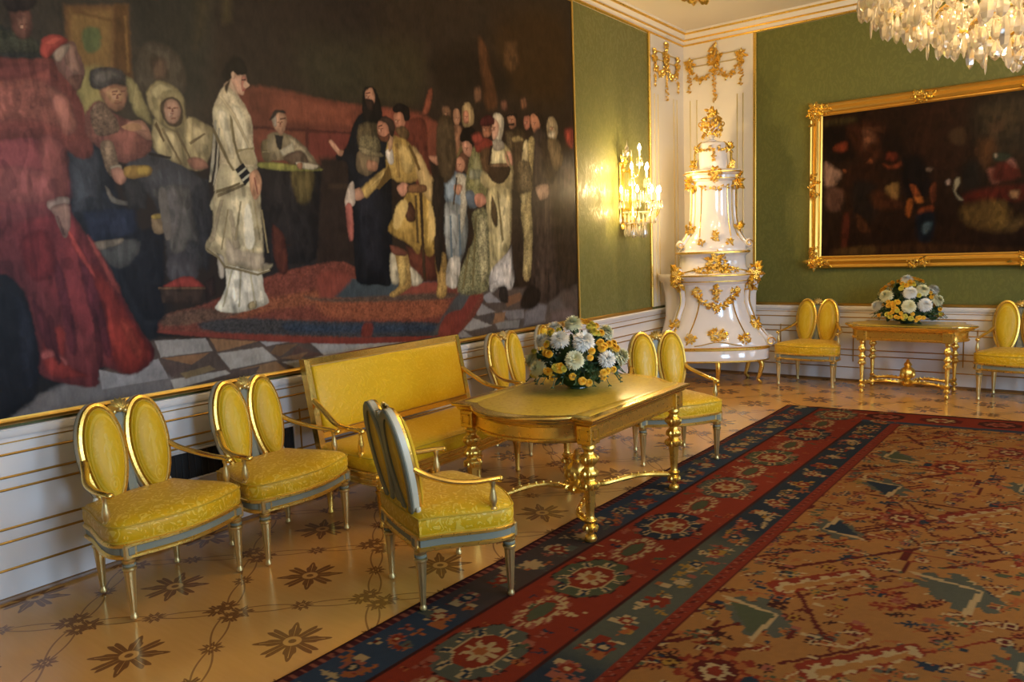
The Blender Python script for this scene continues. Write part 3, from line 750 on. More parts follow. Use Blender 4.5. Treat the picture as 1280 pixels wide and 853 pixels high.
8b7c54 5 p -6086,2254 -5994,2261 -5995,2251 -6087,2244
7b6b4c 9 - -6045,2339 -5984,2378 -5890,2372 -5785,2322 -5675,2209 -5658,2179 -5749,2164 -5904,2214 -6022,2206
948361 12 - -5880,2354 -5798,2311 -5706,2217 -5781,2222 -5862,2286
25201d 7 p -5991,2363 -5927,2359 -5947,2260 -5980,2286
aa7d5b 7 - -5999,2473 -5943,2508 -5893,2480 -5905,2410 -5938,2363 -5977,2388 -6002,2434
8d7d68 7 - -6005,2467 -5974,2490 -5968,2423 -5987,2411
2e241c 7 - -6018,2446 -5978,2509 -5913,2516 -5897,2499 -5950,2497 -5994,2459
5a3524 4 p -5941,2465 -5899,2474 -5900,2464 -5942,2455
b3a582 6 p -5964,2268 -5858,2326 -5845,2263 -5933,2227
5c4834 9 - -5938,2231 -5801,2281 -5745,2205 -5870,2186
b5a787 6 - -5845,2203 -5745,2205 -5670,2194 -5710,2166 -5810,2170
a06c4a 6 - -5833,2199 -5795,2201 -5805,2160 -5835,2169
17171b 10 - -5340,2505 -5248,2585 -5100,2575 -5006,2501 -5047,1761 -5074,1397 -5215,1388 -5378,1403 -5414,1499 -5409,1915 -5421,2108 -5432,2231 -5514,2236 -5511,2278 -5431,2326
202026 29 - -5348,2144 -5171,2154 -5142,1533 -5323,1540
1a1411 9 - -5244,2725 -5190,2765 -5131,2751 -5086,2659 -5087,2549 -5219,2491 -5262,2583
b07b5a 7 - -5222,2728 -5161,2758 -5136,2691 -5163,2638 -5206,2644 -5225,2684
33221a 7 - -5226,2674 -5153,2672 -5165,2605 -5209,2611
6b3e2c 4 p -5223,2717 -5178,2729 -5179,2718 -5223,2706
584a2f 11 s.2 -5299,2488 -5142,2521 -5126,2434 -5158,2321 -5311,2331
766844 11 s.3 -5282,2419 -5135,2422 -5127,2323 -5289,2332
7c6746 8 - -5312,2320 -5144,2300 -5150,2222 -5245,2150 -5344,2188
7e6e4a 9 s.3 -5303,2342 -5127,2323 -5099,2292 -5264,2291
a3714f 7 - -5245,2254 -5156,2249 -5160,2193 -5242,2189
b4825f 6 - -5571,2356 -5543,2369 -5487,2316 -5447,2304 -5478,2265 -5529,2303
632e1e 12 - -4935,2497 -4824,2577 -4646,2597 -4628,2362 -4588,2064 -4667,1699 -4775,2116 -4824,2347
a86e4e 8 - -4958,2608 -4885,2627 -4848,2575 -4878,2509 -4942,2508 -4963,2551
18110e 8 - -4972,2640 -4905,2687 -4809,2665 -4807,2585 -4857,2568 -4877,2623 -4950,2614
5b4426 9 - -4959,2495 -4868,2527 -4815,2475 -4876,2423
5a2c1c 17 p -4909,1655 -4586,1587 -4601,1377 -4862,1391
b2a482 11 f.2 -5075,1600 -5012,1587 -4994,1399 -5082,1403
b8a988 12 - -4895,1512 -4751,1391 -4881,1362
ab8534 12 f.15 -4845,2066 -4613,2087 -4551,1943 -4546,1759 -4593,1612 -4685,1571 -4749,1658 -4788,1592 -4875,1666 -5063,1750 -5066,1813 -4953,1935
c59d44 24 - -4974,1877 -4872,1925 -4833,1784 -4935,1749 -5013,1784
c69f46 26 - -4680,2001 -4605,1942 -4605,1698 -4687,1663
3a2817 8 p -4745,2058 -4711,2060 -4720,1699 -4716,1383 -4751,1385
4c2e1c 10 - -4907,1901 -4851,1984 -4782,1903 -4803,1843 -4879,1837
a98440 9 s.25 -5027,1599 -4904,1607 -4878,1404 -4899,1345 -5051,1290 -5105,1312 -4994,1393
c3a052 12 s.2 -4997,1575 -4932,1573 -4927,1419 -4997,1363
a98440 11 s.25 -4605,1575 -4485,1584 -4481,1383 -4509,1252 -4609,1259 -4592,1370
6b3c2a 8 - -5069,1669 -4912,1619 -4931,1584 -5043,1599
af8b3f 12 s.15 -5026,2438 -4962,2449 -4828,2416 -4759,2323 -4698,2233 -4773,2140 -4939,2120 -5047,2172 -5070,2266
caa75a 20 - -4936,2384 -4824,2358 -4782,2245 -4885,2192
8a6a30 8 p -4967,2392 -4943,2395 -4937,2155 -4969,2153
b29047 11 f.1 -5043,2223 -5024,2156 -5162,2076 -5272,2000 -5328,2031 -5295,2076 -5154,2171
c8a65c 15 - -5108,2180 -5062,2171 -5206,2086 -5268,2050
b9985a 13 - -4797,2384 -4700,2327 -4630,2213 -4547,2126 -4527,2030 -4646,1996 -4740,2130
c9bba4 7 - -5066,2328 -5001,2356 -4993,2254 -5040,2251
b4805e 7 - -5399,2034 -5325,2064 -5294,2005 -5368,1976
c4ad93 7 - -5431,2070 -5380,2100 -5377,1959 -5428,1936 -5469,1951
a55a49 8 f.2 -5463,1935 -5407,1937 -5409,1730 -5453,1719
bd8261 8 - -4975,2073 -4907,2122 -4851,2095 -4915,2017
6f4929 8 - -4859,2101 -4681,2114 -4676,2061 -4847,2049
a9805a 7 - -5031,2471 -4977,2459 -5001,2356 -5034,2342
ac7150 7 - -5118,2534 -5056,2546 -5014,2501 -5009,2456 -5028,2415 -5090,2410 -5119,2435 -5135,2466
593420 7 - -5133,2444 -5073,2434 -5017,2461 -5037,2403 -5106,2403
3b2a1f 7 - -5110,2540 -5062,2573 -4985,2565 -4958,2506 -4987,2442 -5017,2461 -5028,2516 -5080,2538
5a3522 4 p -5121,2506 -5082,2516 -5083,2505 -5121,2495
503118 31 - -3970,3317 -3871,3273 -3821,3077 -3751,2826 -3903,2769 -3949,3025
553a1d 23 p -3630,3362 -3437,3398 -3402,3203 -3546,3106 -3654,3162
7d4129 13 - -4586,2828 -4542,2822 -4598,2661 -4668,2641
6c4a31 20 - -4048,2903 -3975,2938 -3961,2838 -4045,2802
6d4d33 14 - -4442,2716 -4359,2726 -4346,2642 -4431,2620
6c6135 14 s.15 -4433,2463 -4247,2572 -4206,2464 -4272,2340 -4400,2275 -4467,2362
a57654 9 - -4314,2707 -4256,2720 -4232,2655 -4274,2594 -4320,2620
8a5f40 14 - -4332,2570 -4236,2592 -4224,2481 -4331,2323 -4386,2344
a38757 11 - -4206,2745 -4125,2792 -4069,2730 -4087,2620 -4207,2595
ae7050 9 - -4199,2708 -4140,2721 -4136,2634 -4195,2621
aa7353 9 - -4622,2327 -4478,2343 -4387,2319 -4409,2275 -4546,2272
6f4030 14 - -4427,2280 -4273,2327 -4241,2229 -4358,2197
6b4531 22 - -3706,2845 -3616,2870 -3621,2789 -3688,2781
704a30 24 - -3420,2909 -3348,2932 -3340,2850 -3413,2828
54452d 17 s.25 -3655,2599 -3450,2591 -3383,2528 -3441,2343 -3581,2334
9b6a4c 11 - -3624,2749 -3521,2768 -3503,2675 -3586,2639
1e1511 11 - -3647,2733 -3589,2773 -3486,2772 -3489,2724 -3533,2753
201611 9 p -3617,2676 -3525,2693 -3527,2672 -3618,2663
a2634a 12 - -3382,2756 -3297,2773 -3303,2675 -3375,2660
b07553 12 - -3285,2774 -3172,2815 -3128,2707 -3232,2633
291c13 12 - -3234,2815 -3134,2819 -3075,2755 -3117,2679 -3162,2774
8a3426 28 - -2733,2710 -2593,2732 -2601,2557 -2712,2585
74838c 14 f.1 -4392,2251 -4299,2225 -4184,2207 -4161,2106 -4201,1951 -4289,1809 -4497,1809 -4498,1920 -4431,1965 -4498,2055 -4454,2161
8f9da2 18 - -4445,2156 -4359,2185 -4329,2074 -4428,2008
8d8d83 14 f.15 -4510,1883 -4438,1995 -4222,1937 -4217,1713 -4308,1528 -4451,1533 -4485,1715
a3a296 23 - -4415,1921 -4323,1885 -4359,1632 -4432,1671
cbbfa8 11 f.2 -4451,1539 -4317,1547 -4361,1325 -4493,1345
b4a88c 11 s.2 -4320,2206 -4195,2193 -4198,2002 -4273,1758 -4320,1784 -4275,2012
5f3c28 9 - -4292,2326 -4230,2393 -4155,2348 -4162,2233 -4211,2243
b97f5d 9 - -4302,2331 -4243,2348 -4198,2294 -4241,2235 -4298,2251
b8825f 9 - -4344,2129 -4248,2127 -4292,2050 -4348,2073
7d7747 15 s.25 -4144,2355 -4089,2442 -3968,2413 -3930,2194 -3961,2041 -4161,1951 -4210,2116
908a5c 25 - -4094,2365 -4015,2332 -4004,2177 -4089,2134
7e7c60 15 - -4141,2260 -3978,2257 -3961,2205 -4146,2183
878056 15 s.45 -4145,1900 -3957,1942 -3931,1676 -3942,1347 -4054,1246 -4364,1280 -4259,1533 -4126,1718
6d5f36 10 p -4105,1888 -4085,1888 -4164,1300 -4185,1301
6a5c34 11 p -4213,1629 -4183,1628 -4285,1294 -4314,1296
a1966a 20 s.4 -4069,1823 -3964,1823 -3969,1422 -4078,1361
5c646b 12 - -4212,2078 -4112,2082 -4069,1966 -4181,1958
bd7d60 10 - -4094,2057 -4001,2073 -3952,2009 -4029,1961 -4099,1985
b98162 9 - -4235,2468 -4175,2485 -4107,2460 -4134,2362 -4211,2388
19120e 9 - -4251,2510 -4208,2576 -4098,2600 -4042,2536 -4097,2461 -4165,2486 -4235,2468
b5a16a 16 f.12 -3946,2428 -3825,2510 -3694,2508 -3598,2442 -3504,2277 -3488,2147 -3595,2115 -3904,2109 -4024,2183 -3965,2296
c9b884 27 - -3882,2446 -3707,2474 -3585,2279 -3694,2327 -3869,2316
b8a770 16 f.15 -3925,2102 -3595,2115 -3591,1790 -3684,1590 -3848,1451 -3937,1428 -3935,1790
cbbb86 33 - -3779,2027 -3646,2017 -3662,1756 -3806,1607
4b3a22 13 - -3875,2057 -3808,1918 -3827,1797 -3897,1877
bdb4a8 13 f.15 -3937,1421 -3684,1583 -3600,1651 -3578,1426 -3658,1254 -3803,1291 -3938,1245
d0c8bc 22 - -3884,1405 -3699,1521 -3711,1327 -3847,1307
2b2420 13 - -3815,1278 -3725,1279 -3711,1145 -3822,1168
3b2919 10 - -3944,2304 -3605,2319 -3704,2178 -3857,2178
6e5236 10 - -3891,2314 -3671,2342 -3651,2310 -3892,2295
b8aa8c 11 - -3823,2713 -3734,2750 -3671,2704 -3702,2567 -3750,2497 -3804,2505
c99878 10 - -3835,2679 -3781,2692 -3741,2637 -3779,2547 -3834,2529
ad7a5e 6 p -3850,2619 -3828,2621 -3842,2581 -3863,2578
9a8e78 11 - -3835,2516 -3704,2527 -3686,2462 -3819,2438
b57f62 11 - -3677,2422 -3598,2442 -3534,2351 -3628,2318
7c2f1f 12 - -4067,2470 -3950,2531 -3836,2502 -3884,2420 -4041,2401
a06645 10 - -3964,2640 -3869,2656 -3853,2566 -3950,2538
4b1d1a 10 - -3993,2656 -3907,2717 -3812,2708 -3816,2649 -3965,2620
33261c 35 - -3558,2336 -3391,2388 -3452,1356 -3617,1364 -3639,1756
41332a 26 f.16 -3285,2565 -3129,2692 -2942,2580 -2746,2456 -2658,2273 -2643,1440 -3034,1108 -3328,1167 -3360,1467 -3311,2111
4d3f33 66 - -3191,2473 -2882,2453 -2735,2133 -2980,2124
a4905a 14 s.3 -3334,2553 -3235,2583 -3275,2312 -3317,2005 -3307,1754 -3367,1351 -3476,1357 -3445,1684 -3476,1952 -3386,2277
b5a36c 17 s.2 -3468,2300 -3347,2321 -3359,2110 -3414,1995 -3481,2077
a9876a 15 - -3234,2157 -3042,2187 -3048,2077 -3178,2044
221a16 24 - -3511,1173 -3383,1280 -3212,1196 -3296,1069 -3517,1073
9d8863 15 - -3023,2768 -2929,2814 -2854,2742 -2873,2630 -2955,2579 -3030,2645
b7a98c 15 - -3003,2662 -2897,2672 -2929,2567 -2994,2590
33271d 41 - -2984,2050 -2622,2137 -2636,1283 -2890,1281
48413e 112 p -2830,2427 -2606,2473 -2594,2138 -2820,2100
5f5247 84 - -2781,2319 -2583,2353 -2591,2200 -2762,2162
4a3a24 18 - -4495,2613 -4328,2632 -4316,2262 -4456,2131 -4534,2309
5a4026 21 - -4009,2410 -3861,2448 -3894,2261 -3978,2257
463622 23 - -3566,2580 -3378,2612 -3331,2181 -3526,2103
3a2c1e 26 - -3135,2578 -2954,2608 -2830,2427 -2976,2197 -3098,2337
6a5638 20 - -3033,2587 -2848,2603 -2775,2431 -2916,2318
2a2018 18 - -4601,2124 -4457,2118 -4537,1511 -4609,1513
8a3a2a 20 - -4103,2530 -3999,2565 -3962,2504 -4067,2470
8f7a4c 14 - -3567,2567 -3450,2591 -3405,2554 -3547,2528
c4b07c 12 - -3408,2512 -3335,2532 -3380,2179 -3450,2190
6b5a3c 18 s.3 -3488,2354 -3320,2365 -3284,2141 -3455,2120
efe6cc 10 - -6346,1540 -6303,1538 -6330,1368 -6372,1371
a39a78 5 p -6304,1529 -6294,1528 -6323,1319 -6334,1320
a39a78 5 p -6240,1521 -6229,1521 -6213,1330 -6224,1330
a39a78 5 p -6362,1541 -6351,1540 -6428,1328 -6438,1329
8f7f58 5 p -6267,1946 -6256,1946 -6309,1719 -6324,1719
8f7f58 5 p -6178,1967 -6167,1967 -6145,1717 -6156,1717
6e2020 14 - -7455,1733 -7332,1770 -7316,1575 -7426,1542
8f3c32 11 - -7151,1729 -7121,1713 -7016,1477 -7049,1471
96341f 12 - -7033,1302 -6978,1262 -6931,1127 -6975,1115
4a1a1c 10 - -7376,1343 -7354,1341 -7338,1140 -7360,1143
4a1a1c 9 - -7164,1356 -7143,1337 -7141,1112 -7166,1107
9c544c 17 - -7507,2066 -7303,2056 -7281,1926 -7522,1919
75643e 4 p,q -6289,2453 -6272,2419 -6266,2304 -6252,2227 -6225,2168 -6242,2162 -6268,2226 -6282,2303 -6288,2408
75643e 4 p,q -6399,2369 -6344,2247 -6310,2167 -6282,2127 -6299,2122 -6331,2170 -6365,2241 -6411,2350
8c7a4e 4 p,q -6255,2250 -6140,2273 -6141,2259 -6257,2231
6b5a38 4 p,q -6417,2006 -6344,2027 -6257,2059 -6258,2045 -6345,2008 -6419,1987
b5a274 5 q -6241,2237 -6153,2253 -6143,2173 -6225,2173
1b1a1a 4 p -6282,2132 -6225,2173 -6167,2096 -6226,2041
b8b090 3 p,q -6268,2109 -6211,2150 -6203,2141 -6261,2098
b8b090 3 p,q -6244,2076 -6187,2114 -6179,2105 -6237,2064
bd8860 5 - -6187,2109 -6135,2136 -6107,2080 -6119,2007 -6162,1958 -6190,2014
8e523e 3 p,q -6161,2092 -6150,2092 -6137,1992 -6145,1992
cda07a 4 q -6171,2657 -6140,2638 -6164,2616 -6184,2622
3c3020 7 q -6306,2605 -6283,2636 -6266,2647 -6280,2609 -6299,2570
94835a 4 p,q -6214,1928 -6203,1928 -6196,1640 -6207,1641
94835a 4 p,q -6355,1897 -6345,1897 -6408,1664 -6418,1665
94835a 4 p,q -6128,1901 -6117,1901 -6095,1638 -6106,1638
7d6d48 4 p,q -6507,1680 -6432,1623 -6396,1571 -6282,1542 -6185,1514 -6092,1534 -6093,1524 -6186,1499 -6288,1528 -6407,1557 -6443,1614 -6513,1667
e4dbbc 8 q -6239,1899 -6204,1919 -6189,1718 -6227,1660 -6255,1718
664c1e 6 p,q -5041,2240 -5016,2156 -5148,2060 -5170,2070
664c1e 7 p,q -4820,2405 -4760,2317 -4716,2226 -4742,2212 -4786,2303 -4838,2386
5a431c 8 p,q -4798,2033 -4772,2034 -4773,1676 -4799,1677
d4b060 12 q -5003,1923 -4917,1994 -4871,1949 -4964,1796 -5028,1796
d4b060 13 q -4648,1966 -4598,1918 -4592,1747 -4649,1699
2a1c14 8 p,q -3870,2473 -3838,2476 -3891,2314 -3912,2313
7b6c44 9 p,q -3686,2462 -3654,2438 -3562,2267 -3586,2259
7b6c44 8 p,q -3808,2093 -3786,2094 -3734,1687 -3769,1660
4d3a24 7 p,q -4321,2187 -4302,2188 -4355,1973 -4374,1972
5c6a70 9 p,q -4418,1884 -4399,1884 -4403,1557 -4431,1557
5c6a70 9 p,q -4312,1898 -4293,1898 -4295,1579 -4325,1567
a8794f 4 q -6926,2314 -6848,2339 -6816,2317 -6878,2295
2b2420 5 p,q -6793,2194 -6670,2178 -6676,2164 -6795,2177
6a6258 6 q -6762,1975 -6716,1985 -6710,1759 -6748,1742
5d4a2a 4 p,q -6734,2360 -6698,2261 -6708,2252 -6749,2341
5a3424 4 q -4289,2654 -4275,2656 -4275,2653 -4287,2651
5a3424 4 q -4262,2658 -4251,2658 -4253,2655 -4262,2654
84483a 4 q -4280,2637 -4262,2639 -4265,2636 -4278,2635
7d4c36 6 q -4270,2654 -4264,2655 -4262,2645 -4274,2643
b88a68 11 q -4289,2647 -4276,2650 -4277,2641 -4288,2640
5a3424 4 q -4182,2678 -4167,2681 -4167,2678 -4180,2675
5a3424 4 q -4154,2682 -4142,2683 -4144,2679 -4154,2679
84483a 4 q -4172,2661 -4154,2663 -4157,2660 -4170,2659
7d4c36 6 q -4162,2679 -4156,2679 -4154,2669 -4166,2667
b88a68 11 q -4182,2671 -4168,2674 -4169,2665 -4181,2664
5a3424 5 q -3950,2609 -3930,2613 -3930,2608 -3948,2606
5a3424 5 q -3913,2614 -3898,2615 -3900,2611 -3914,2610
84483a 5 q -3937,2587 -3914,2590 -3917,2586 -3935,2584
7d4c36 7 q -3924,2610 -3916,2611 -3913,2597 -3929,2595
b88a68 12 q -3951,2601 -3933,2604 -3934,2592 -3948,2591
5a3424 5 q -3598,2719 -3576,2723 -3576,2718 -3596,2715
5a3424 5 q -3558,2725 -3540,2726 -3543,2721 -3558,2720
84483a 5 q -3583,2697 -3558,2699 -3562,2696 -3581,2693
7d4c36 8 q -3569,2720 -3560,2721 -3558,2707 -3575,2704
b88a68 13 q -3598,2710 -3579,2714 -3579,2702 -3595,2700
5a3424 6 q -2980,2715 -2955,2719 -2956,2714 -2978,2711
5a3424 6 q -2934,2721 -2915,2722 -2917,2717 -2935,2716
84483a 6 q -2964,2691 -2935,2694 -2939,2690 -2961,2688
7d4c36 9 q -2948,2716 -2937,2718 -2934,2702 -2954,2699
b88a68 15 q -2981,2706 -2959,2710 -2959,2696 -2978,2695
5a3424 4 q -4296,2294 -4280,2297 -4280,2292 -4296,2291
5a3424 4 q -4267,2298 -4254,2297 -4255,2293 -4267,2293
84483a 4 q -4286,2275 -4267,2276 -4270,2273 -4285,2272
7d4c36 6 q -4275,2294 -4269,2294 -4267,2282 -4280,2281
b88a68 11 q -4297,2287 -4282,2289 -4283,2279 -4296,2278
5a3424 4 q -4203,2427 -4185,2430 -4185,2425 -4202,2423
5a3424 4 q -4169,2431 -4154,2431 -4156,2427 -4169,2427
84483a 4 q -4191,2405 -4169,2407 -4173,2404 -4189,2402
7d4c36 6 q -4179,2427 -4171,2428 -4169,2414 -4184,2412
b88a68 11 q -4204,2419 -4187,2421 -4188,2410 -4202,2409
5a3424 5 q -3844,2627 -3824,2630 -3824,2626 -3842,2623
5a3424 5 q -3806,2632 -3790,2632 -3793,2628 -3807,2627
84483a 5 q -3831,2605 -3807,2607 -3810,2603 -3829,2601
7d4c36 7 q -3817,2628 -3809,2628 -3806,2614 -3823,2612
b88a68 12 q -3845,2618 -3826,2621 -3827,2609 -3842,2608
5a3424 4 q -4952,2564 -4935,2567 -4936,2563 -4950,2561
5a3424 4 q -4921,2569 -4907,2569 -4910,2566 -4921,2565
84483a 4 q -4941,2543 -4922,2545 -4924,2542 -4940,2540
7d4c36 5 q -4930,2565 -4923,2565 -4921,2553 -4934,2550
b88a68 9 q -4953,2556 -4937,2559 -4937,2549 -4951,2547
5a3424 3 q -5122,2486 -5104,2489 -5105,2484 -5121,2482
5a3424 3 q -5090,2491 -5076,2490 -5078,2486 -5090,2486
84483a 3 q -5111,2463 -5091,2465 -5094,2462 -5110,2460
7d4c36 5 q -5099,2486 -5092,2487 -5091,2472 -5104,2470
b88a68 9 q -5123,2477 -5107,2480 -5108,2468 -5121,2467
5a3424 3 q -5223,2697 -5207,2700 -5207,2696 -5221,2693
5a3424 3 q -5194,2702 -5181,2702 -5184,2698 -5194,2698
84483a 3 q -5213,2676 -5195,2679 -5197,2676 -5211,2674
7d4c36 5 q -5202,2697 -5196,2698 -5194,2686 -5206,2683
b88a68 8 q -5223,2688 -5209,2692 -5209,2682 -5222,2680
5a3424 3 q -5964,2440 -5948,2444 -5948,2439 -5962,2437
5a3424 3 q -5935,2445 -5923,2445 -5925,2441 -5935,2440
84483a 3 q -5954,2417 -5937,2419 -5939,2415 -5953,2414
7d4c36 4 q -5943,2441 -5937,2441 -5936,2426 -5948,2425
b88a68 7 q -5965,2432 -5950,2435 -5951,2423 -5963,2422
5a3424 3 q -6957,2474 -6939,2478 -6940,2472 -6956,2469
5a3424 3 q -6925,2480 -6911,2480 -6914,2474 -6926,2474
84483a 3 q -6947,2443 -6927,2446 -6930,2441 -6946,2439
7d4c36 3 q -6934,2474 -6927,2475 -6926,2456 -6940,2453
b88a68 4 q -6958,2462 -6942,2466 -6944,2451 -6957,2449
5a3424 3 q -6661,2440 -6645,2443 -6646,2438 -6660,2435
5a3424 3 q -6632,2445 -6620,2445 -6622,2440 -6633,2440
84483a 3 q -6652,2413 -6634,2415 -6637,2411 -6651,2410
7d4c36 3 q -6641,2439 -6634,2440 -6633,2424 -6646,2422
b88a68 5 q -6662,2430 -6647,2433 -6649,2419 -6661,2418
5a3424 3 q -7353,2740 -7341,2743 -7341,2739 -7352,2736
5a3424 3 q -7331,2745 -7321,2746 -7323,2742 -7331,2741
84483a 3 q -7346,2717 -7333,2720 -7335,2716 -7345,2714
7d4c36 3 q -7337,2741 -7332,2742 -7332,2728 -7341,2725
b88a68 4 q -7353,2731 -7343,2735 -7344,2723 -7353,2721
5a3424 6 q -3369,2722 -3353,2724 -3353,2721 -3367,2718
5a3424 6 q -3339,2726 -3326,2726 -3329,2723 -3340,2722
84483a 6 q -3358,2705 -3339,2707 -3342,2705 -3356,2703
7d4c36 8 q -3348,2722 -3341,2723 -3339,2712 -3352,2710
b88a68 14 q -3370,2715 -3354,2718 -3355,2709 -3368,2708
5a3424 6 q -3251,2728 -3232,2731 -3233,2727 -3249,2725
5a3424 6 q -3216,2733 -3201,2733 -3204,2730 -3216,2729
84483a 6 q -3238,2709 -3216,2711 -3220,2708 -3236,2707
7d4c36 8 q -3226,2729 -3219,2729 -3216,2718 -3231,2716
b88a68 14 q -3251,2720 -3234,2724 -3235,2714 -3249,2712
5a3424 4 q -4418,2676 -4404,2678 -4404,2675 -4416,2673
5a3424 4 q -4392,2679 -4381,2680 -4383,2677 -4392,2676
84483a 4 q -4409,2659 -4392,2661 -4395,2658 -4407,2657
7d4c36 6 q -4399,2676 -4394,2677 -4392,2667 -4403,2665
b88a68 11 q -4418,2669 -4405,2672 -4406,2663 -4417,2662"""
PAINT_FAR = """24130a 88 p 1598,3156 3622,3071 3695,1202 1620,1226
2c160c 132 p 2548,3014 3110,3006 3137,2157 2567,2207
33210f 44 p 1686,2887 2054,2872 2015,2777 1704,2782
3a3018 33 - 1719,2866 1998,2863 1983,2823 1720,2814
180c07 66 - 1703,2799 2079,2769 2099,2583 1940,2432 1725,2453
3a1c0e 55 - 1935,2771 2252,2772 2335,2475 2102,2416
1a0d08 55 - 2254,2648 2407,2671 2487,2459 2297,2437
5a3624 22 - 2080,2727 2143,2745 2207,2687 2224,2586 2146,2561 2100,2500
7a4c32 16 - 2098,2634 2145,2661 2193,2606 2130,2580
4a2a18 22 - 2064,2754 2252,2747 2300,2659 2175,2707
6a2c18 22 - 1790,2584 1855,2628 1937,2619 1923,2519 1807,2531
8a6a58 33 - 1700,2421 1793,2361 1877,2284 1796,2171 1711,2177
54382c 33 - 1729,2141 1913,2093 1866,1906 1732,1914
8a4a28 16 - 1893,2334 1975,2310 2087,2350 2165,2426 2182,2358 2072,2284 1926,2280
2a1409 33 - 1910,2307 2213,2363 2254,1899 1966,1848
1d1410 44 - 1993,2172 2233,2136 2209,1775 2015,1828
6a3018 22 - 2291,2355 2368,2340 2459,2364 2475,2313 2354,2291
5a2414 22 - 2335,2475 2427,2449 2413,2368 2321,2394
7a5a30 22 - 2312,2079 2357,2142 2449,2135 2437,1970 2361,1959
40200f 44 - 2187,2072 2297,2064 2469,1935 2424,1872 2222,1901
120a0a 44 - 2474,2378 2636,2402 2753,2110 2648,1956 2496,2049
7a3c1c 16 - 2547,2110 2600,2106 2662,1988 2618,1942
9a5824 16 - 2595,1992 2662,1988 2685,1929 2619,1925
7a4018 16 - 2528,1964 2588,1960 2563,1781 2517,1816
6a3014 16 - 2635,1859 2766,1899 2768,1818 2652,1792
5a2c18 16 - 2733,2063 2789,2123 2794,1946 2751,1916
10141c 33 - 2622,1794 2783,1817 2761,1541 2643,1546
405058 22 - 2676,1709 2771,1721 2730,1608 2686,1610
4a1f12 22 - 1900,1834 1966,1831 1955,1484 1889,1486
422412 22 - 2031,1844 2113,1788 2195,1648 2067,1653
3a2210 33 p 1788,1472 2509,1517 3686,1431 3692,1278 1756,1313
4a3418 33 - 1872,1469 2198,1494 2200,1408 1890,1416
30251a 110 - 3115,2853 3631,2852 3648,2409 3197,2383
3e301f 66 - 3151,2772 3445,2791 3452,2581 3259,2529
44301e 33 - 2903,2611 3013,2636 3032,2478 2920,2507
4a3422 33 - 3242,2645 3346,2670 3337,2565 3258,2560
4a2e18 55 - 3141,2466 3260,2514 3305,2333 3189,2230
1a1512 66 - 3038,2283 3160,2294 3182,2028 3031,2040
2c3428 22 - 3278,2359 3409,2345 3412,2269 3294,2281
8a7a64 16 - 3285,2358 3311,2356 3312,2317 3286,2320
7a4a3c 22 - 3230,2210 3309,2218 3353,2092 3275,2068
84574a 22 - 3386,2272 3437,2297 3479,2202 3428,2192
561f16 33 - 3308,2249 3413,2254 3507,2124 3379,2090 3273,2114
50180f 44 - 3047,1968 3209,2026 3536,2031 3573,1907 3280,1897 3091,1894
94704e 22 - 3422,1979 3500,1989 3490,1913 3438,1917
5c4420 55 - 3037,1850 3280,1912 3428,1810 3396,1611 3153,1654 3040,1739
6e5428 44 - 3281,1866 3387,1874 3394,1673 3302,1662
5a4424 44 - 3395,1658 3521,1743 3550,1665 3436,1594
8a7468 16 - 2874,2132 2909,2145 2918,2097 2883,2084
8a8068 16 - 2959,2141 3000,2153 3002,2090 2969,2013 3035,1929 2993,1932 2948,2031
5a4a40 16 - 2698,2276 2756,2270 2743,2231 2699,2243"""
t = thing('oil_painting', 'huge dark oil painting of robed figures in a hall, filling the left wall', 'painting', (0, 0, 0))
us = [-7.80]
while us[-1] < -2.58: us.append(us[-1] + 0.0042 + 0.0035 * (us[-1] + 7.8) / 5.2)
us = np.array(us); vs = np.linspace(0.885, 3.945, 590)
img = paint(us, vs, PAINT_LEFT, lin('2b2119'))  # upper-left strokes carry window haze in their colour
U, V = np.meshgrid(us, vs, indexing='ij')
grid_mesh('canvas', np.stack([np.full(U.shape, 0.055), U, V], -1), np.clip(img * 0.82 * 0.9 + img.mean(-1, keepdims=True) * 0.10 * 0.82, 0, 1), PAINTING, t)  # soft grey strokes at the right edge paint in the sconce glare
MB().box((0.03, -5.19, 2.425), (0.045, 5.20, 3.03)).build('stretcher', CANVAS_BACK, t)
y0, y1, z0, z1 = -7.85, -2.545, 0.856, 3.96
prof = [(-0.016, 0.0), (0.016, 0.0), (0.018, 0.045), (0.009, 0.058), (-0.002, 0.062), (-0.010, 0.057), (-0.020, 0.0565)]
def frame_ring(mb, corners, normal, prof):
    """mitred frame: corners in order, prof = (outward, off the wall)"""
    P = [Vector(c) for c in corners]; k = len(P); nn = Vector(normal); L = []; cen = sum(P, Vector()) / k
    for i in range(k):
        a = (P[i] - P[i - 1]).normalized(); b = (P[(i + 1) % k] - P[i]).normalized()
        oa, ob = a.cross(nn), b.cross(nn)
        if oa.dot(P[i] - cen) < 0: oa = -oa
        if ob.dot(P[i] - cen) < 0: ob = -ob
        L.append([tuple(P[i] + (oa + ob) * u + nn * v) for u, v in prof])
    L.append(L[0]); return mb.loft(L, cap=False)
frame_ring(MB(), [(0, y0, z0 + 0.02), (0, y1, z0 + 0.02), (0, y1, z1 - 0.02), (0, y0, z1 - 0.02)], (1, 0, 0), prof).build('frame', GOLD_DULL, t)

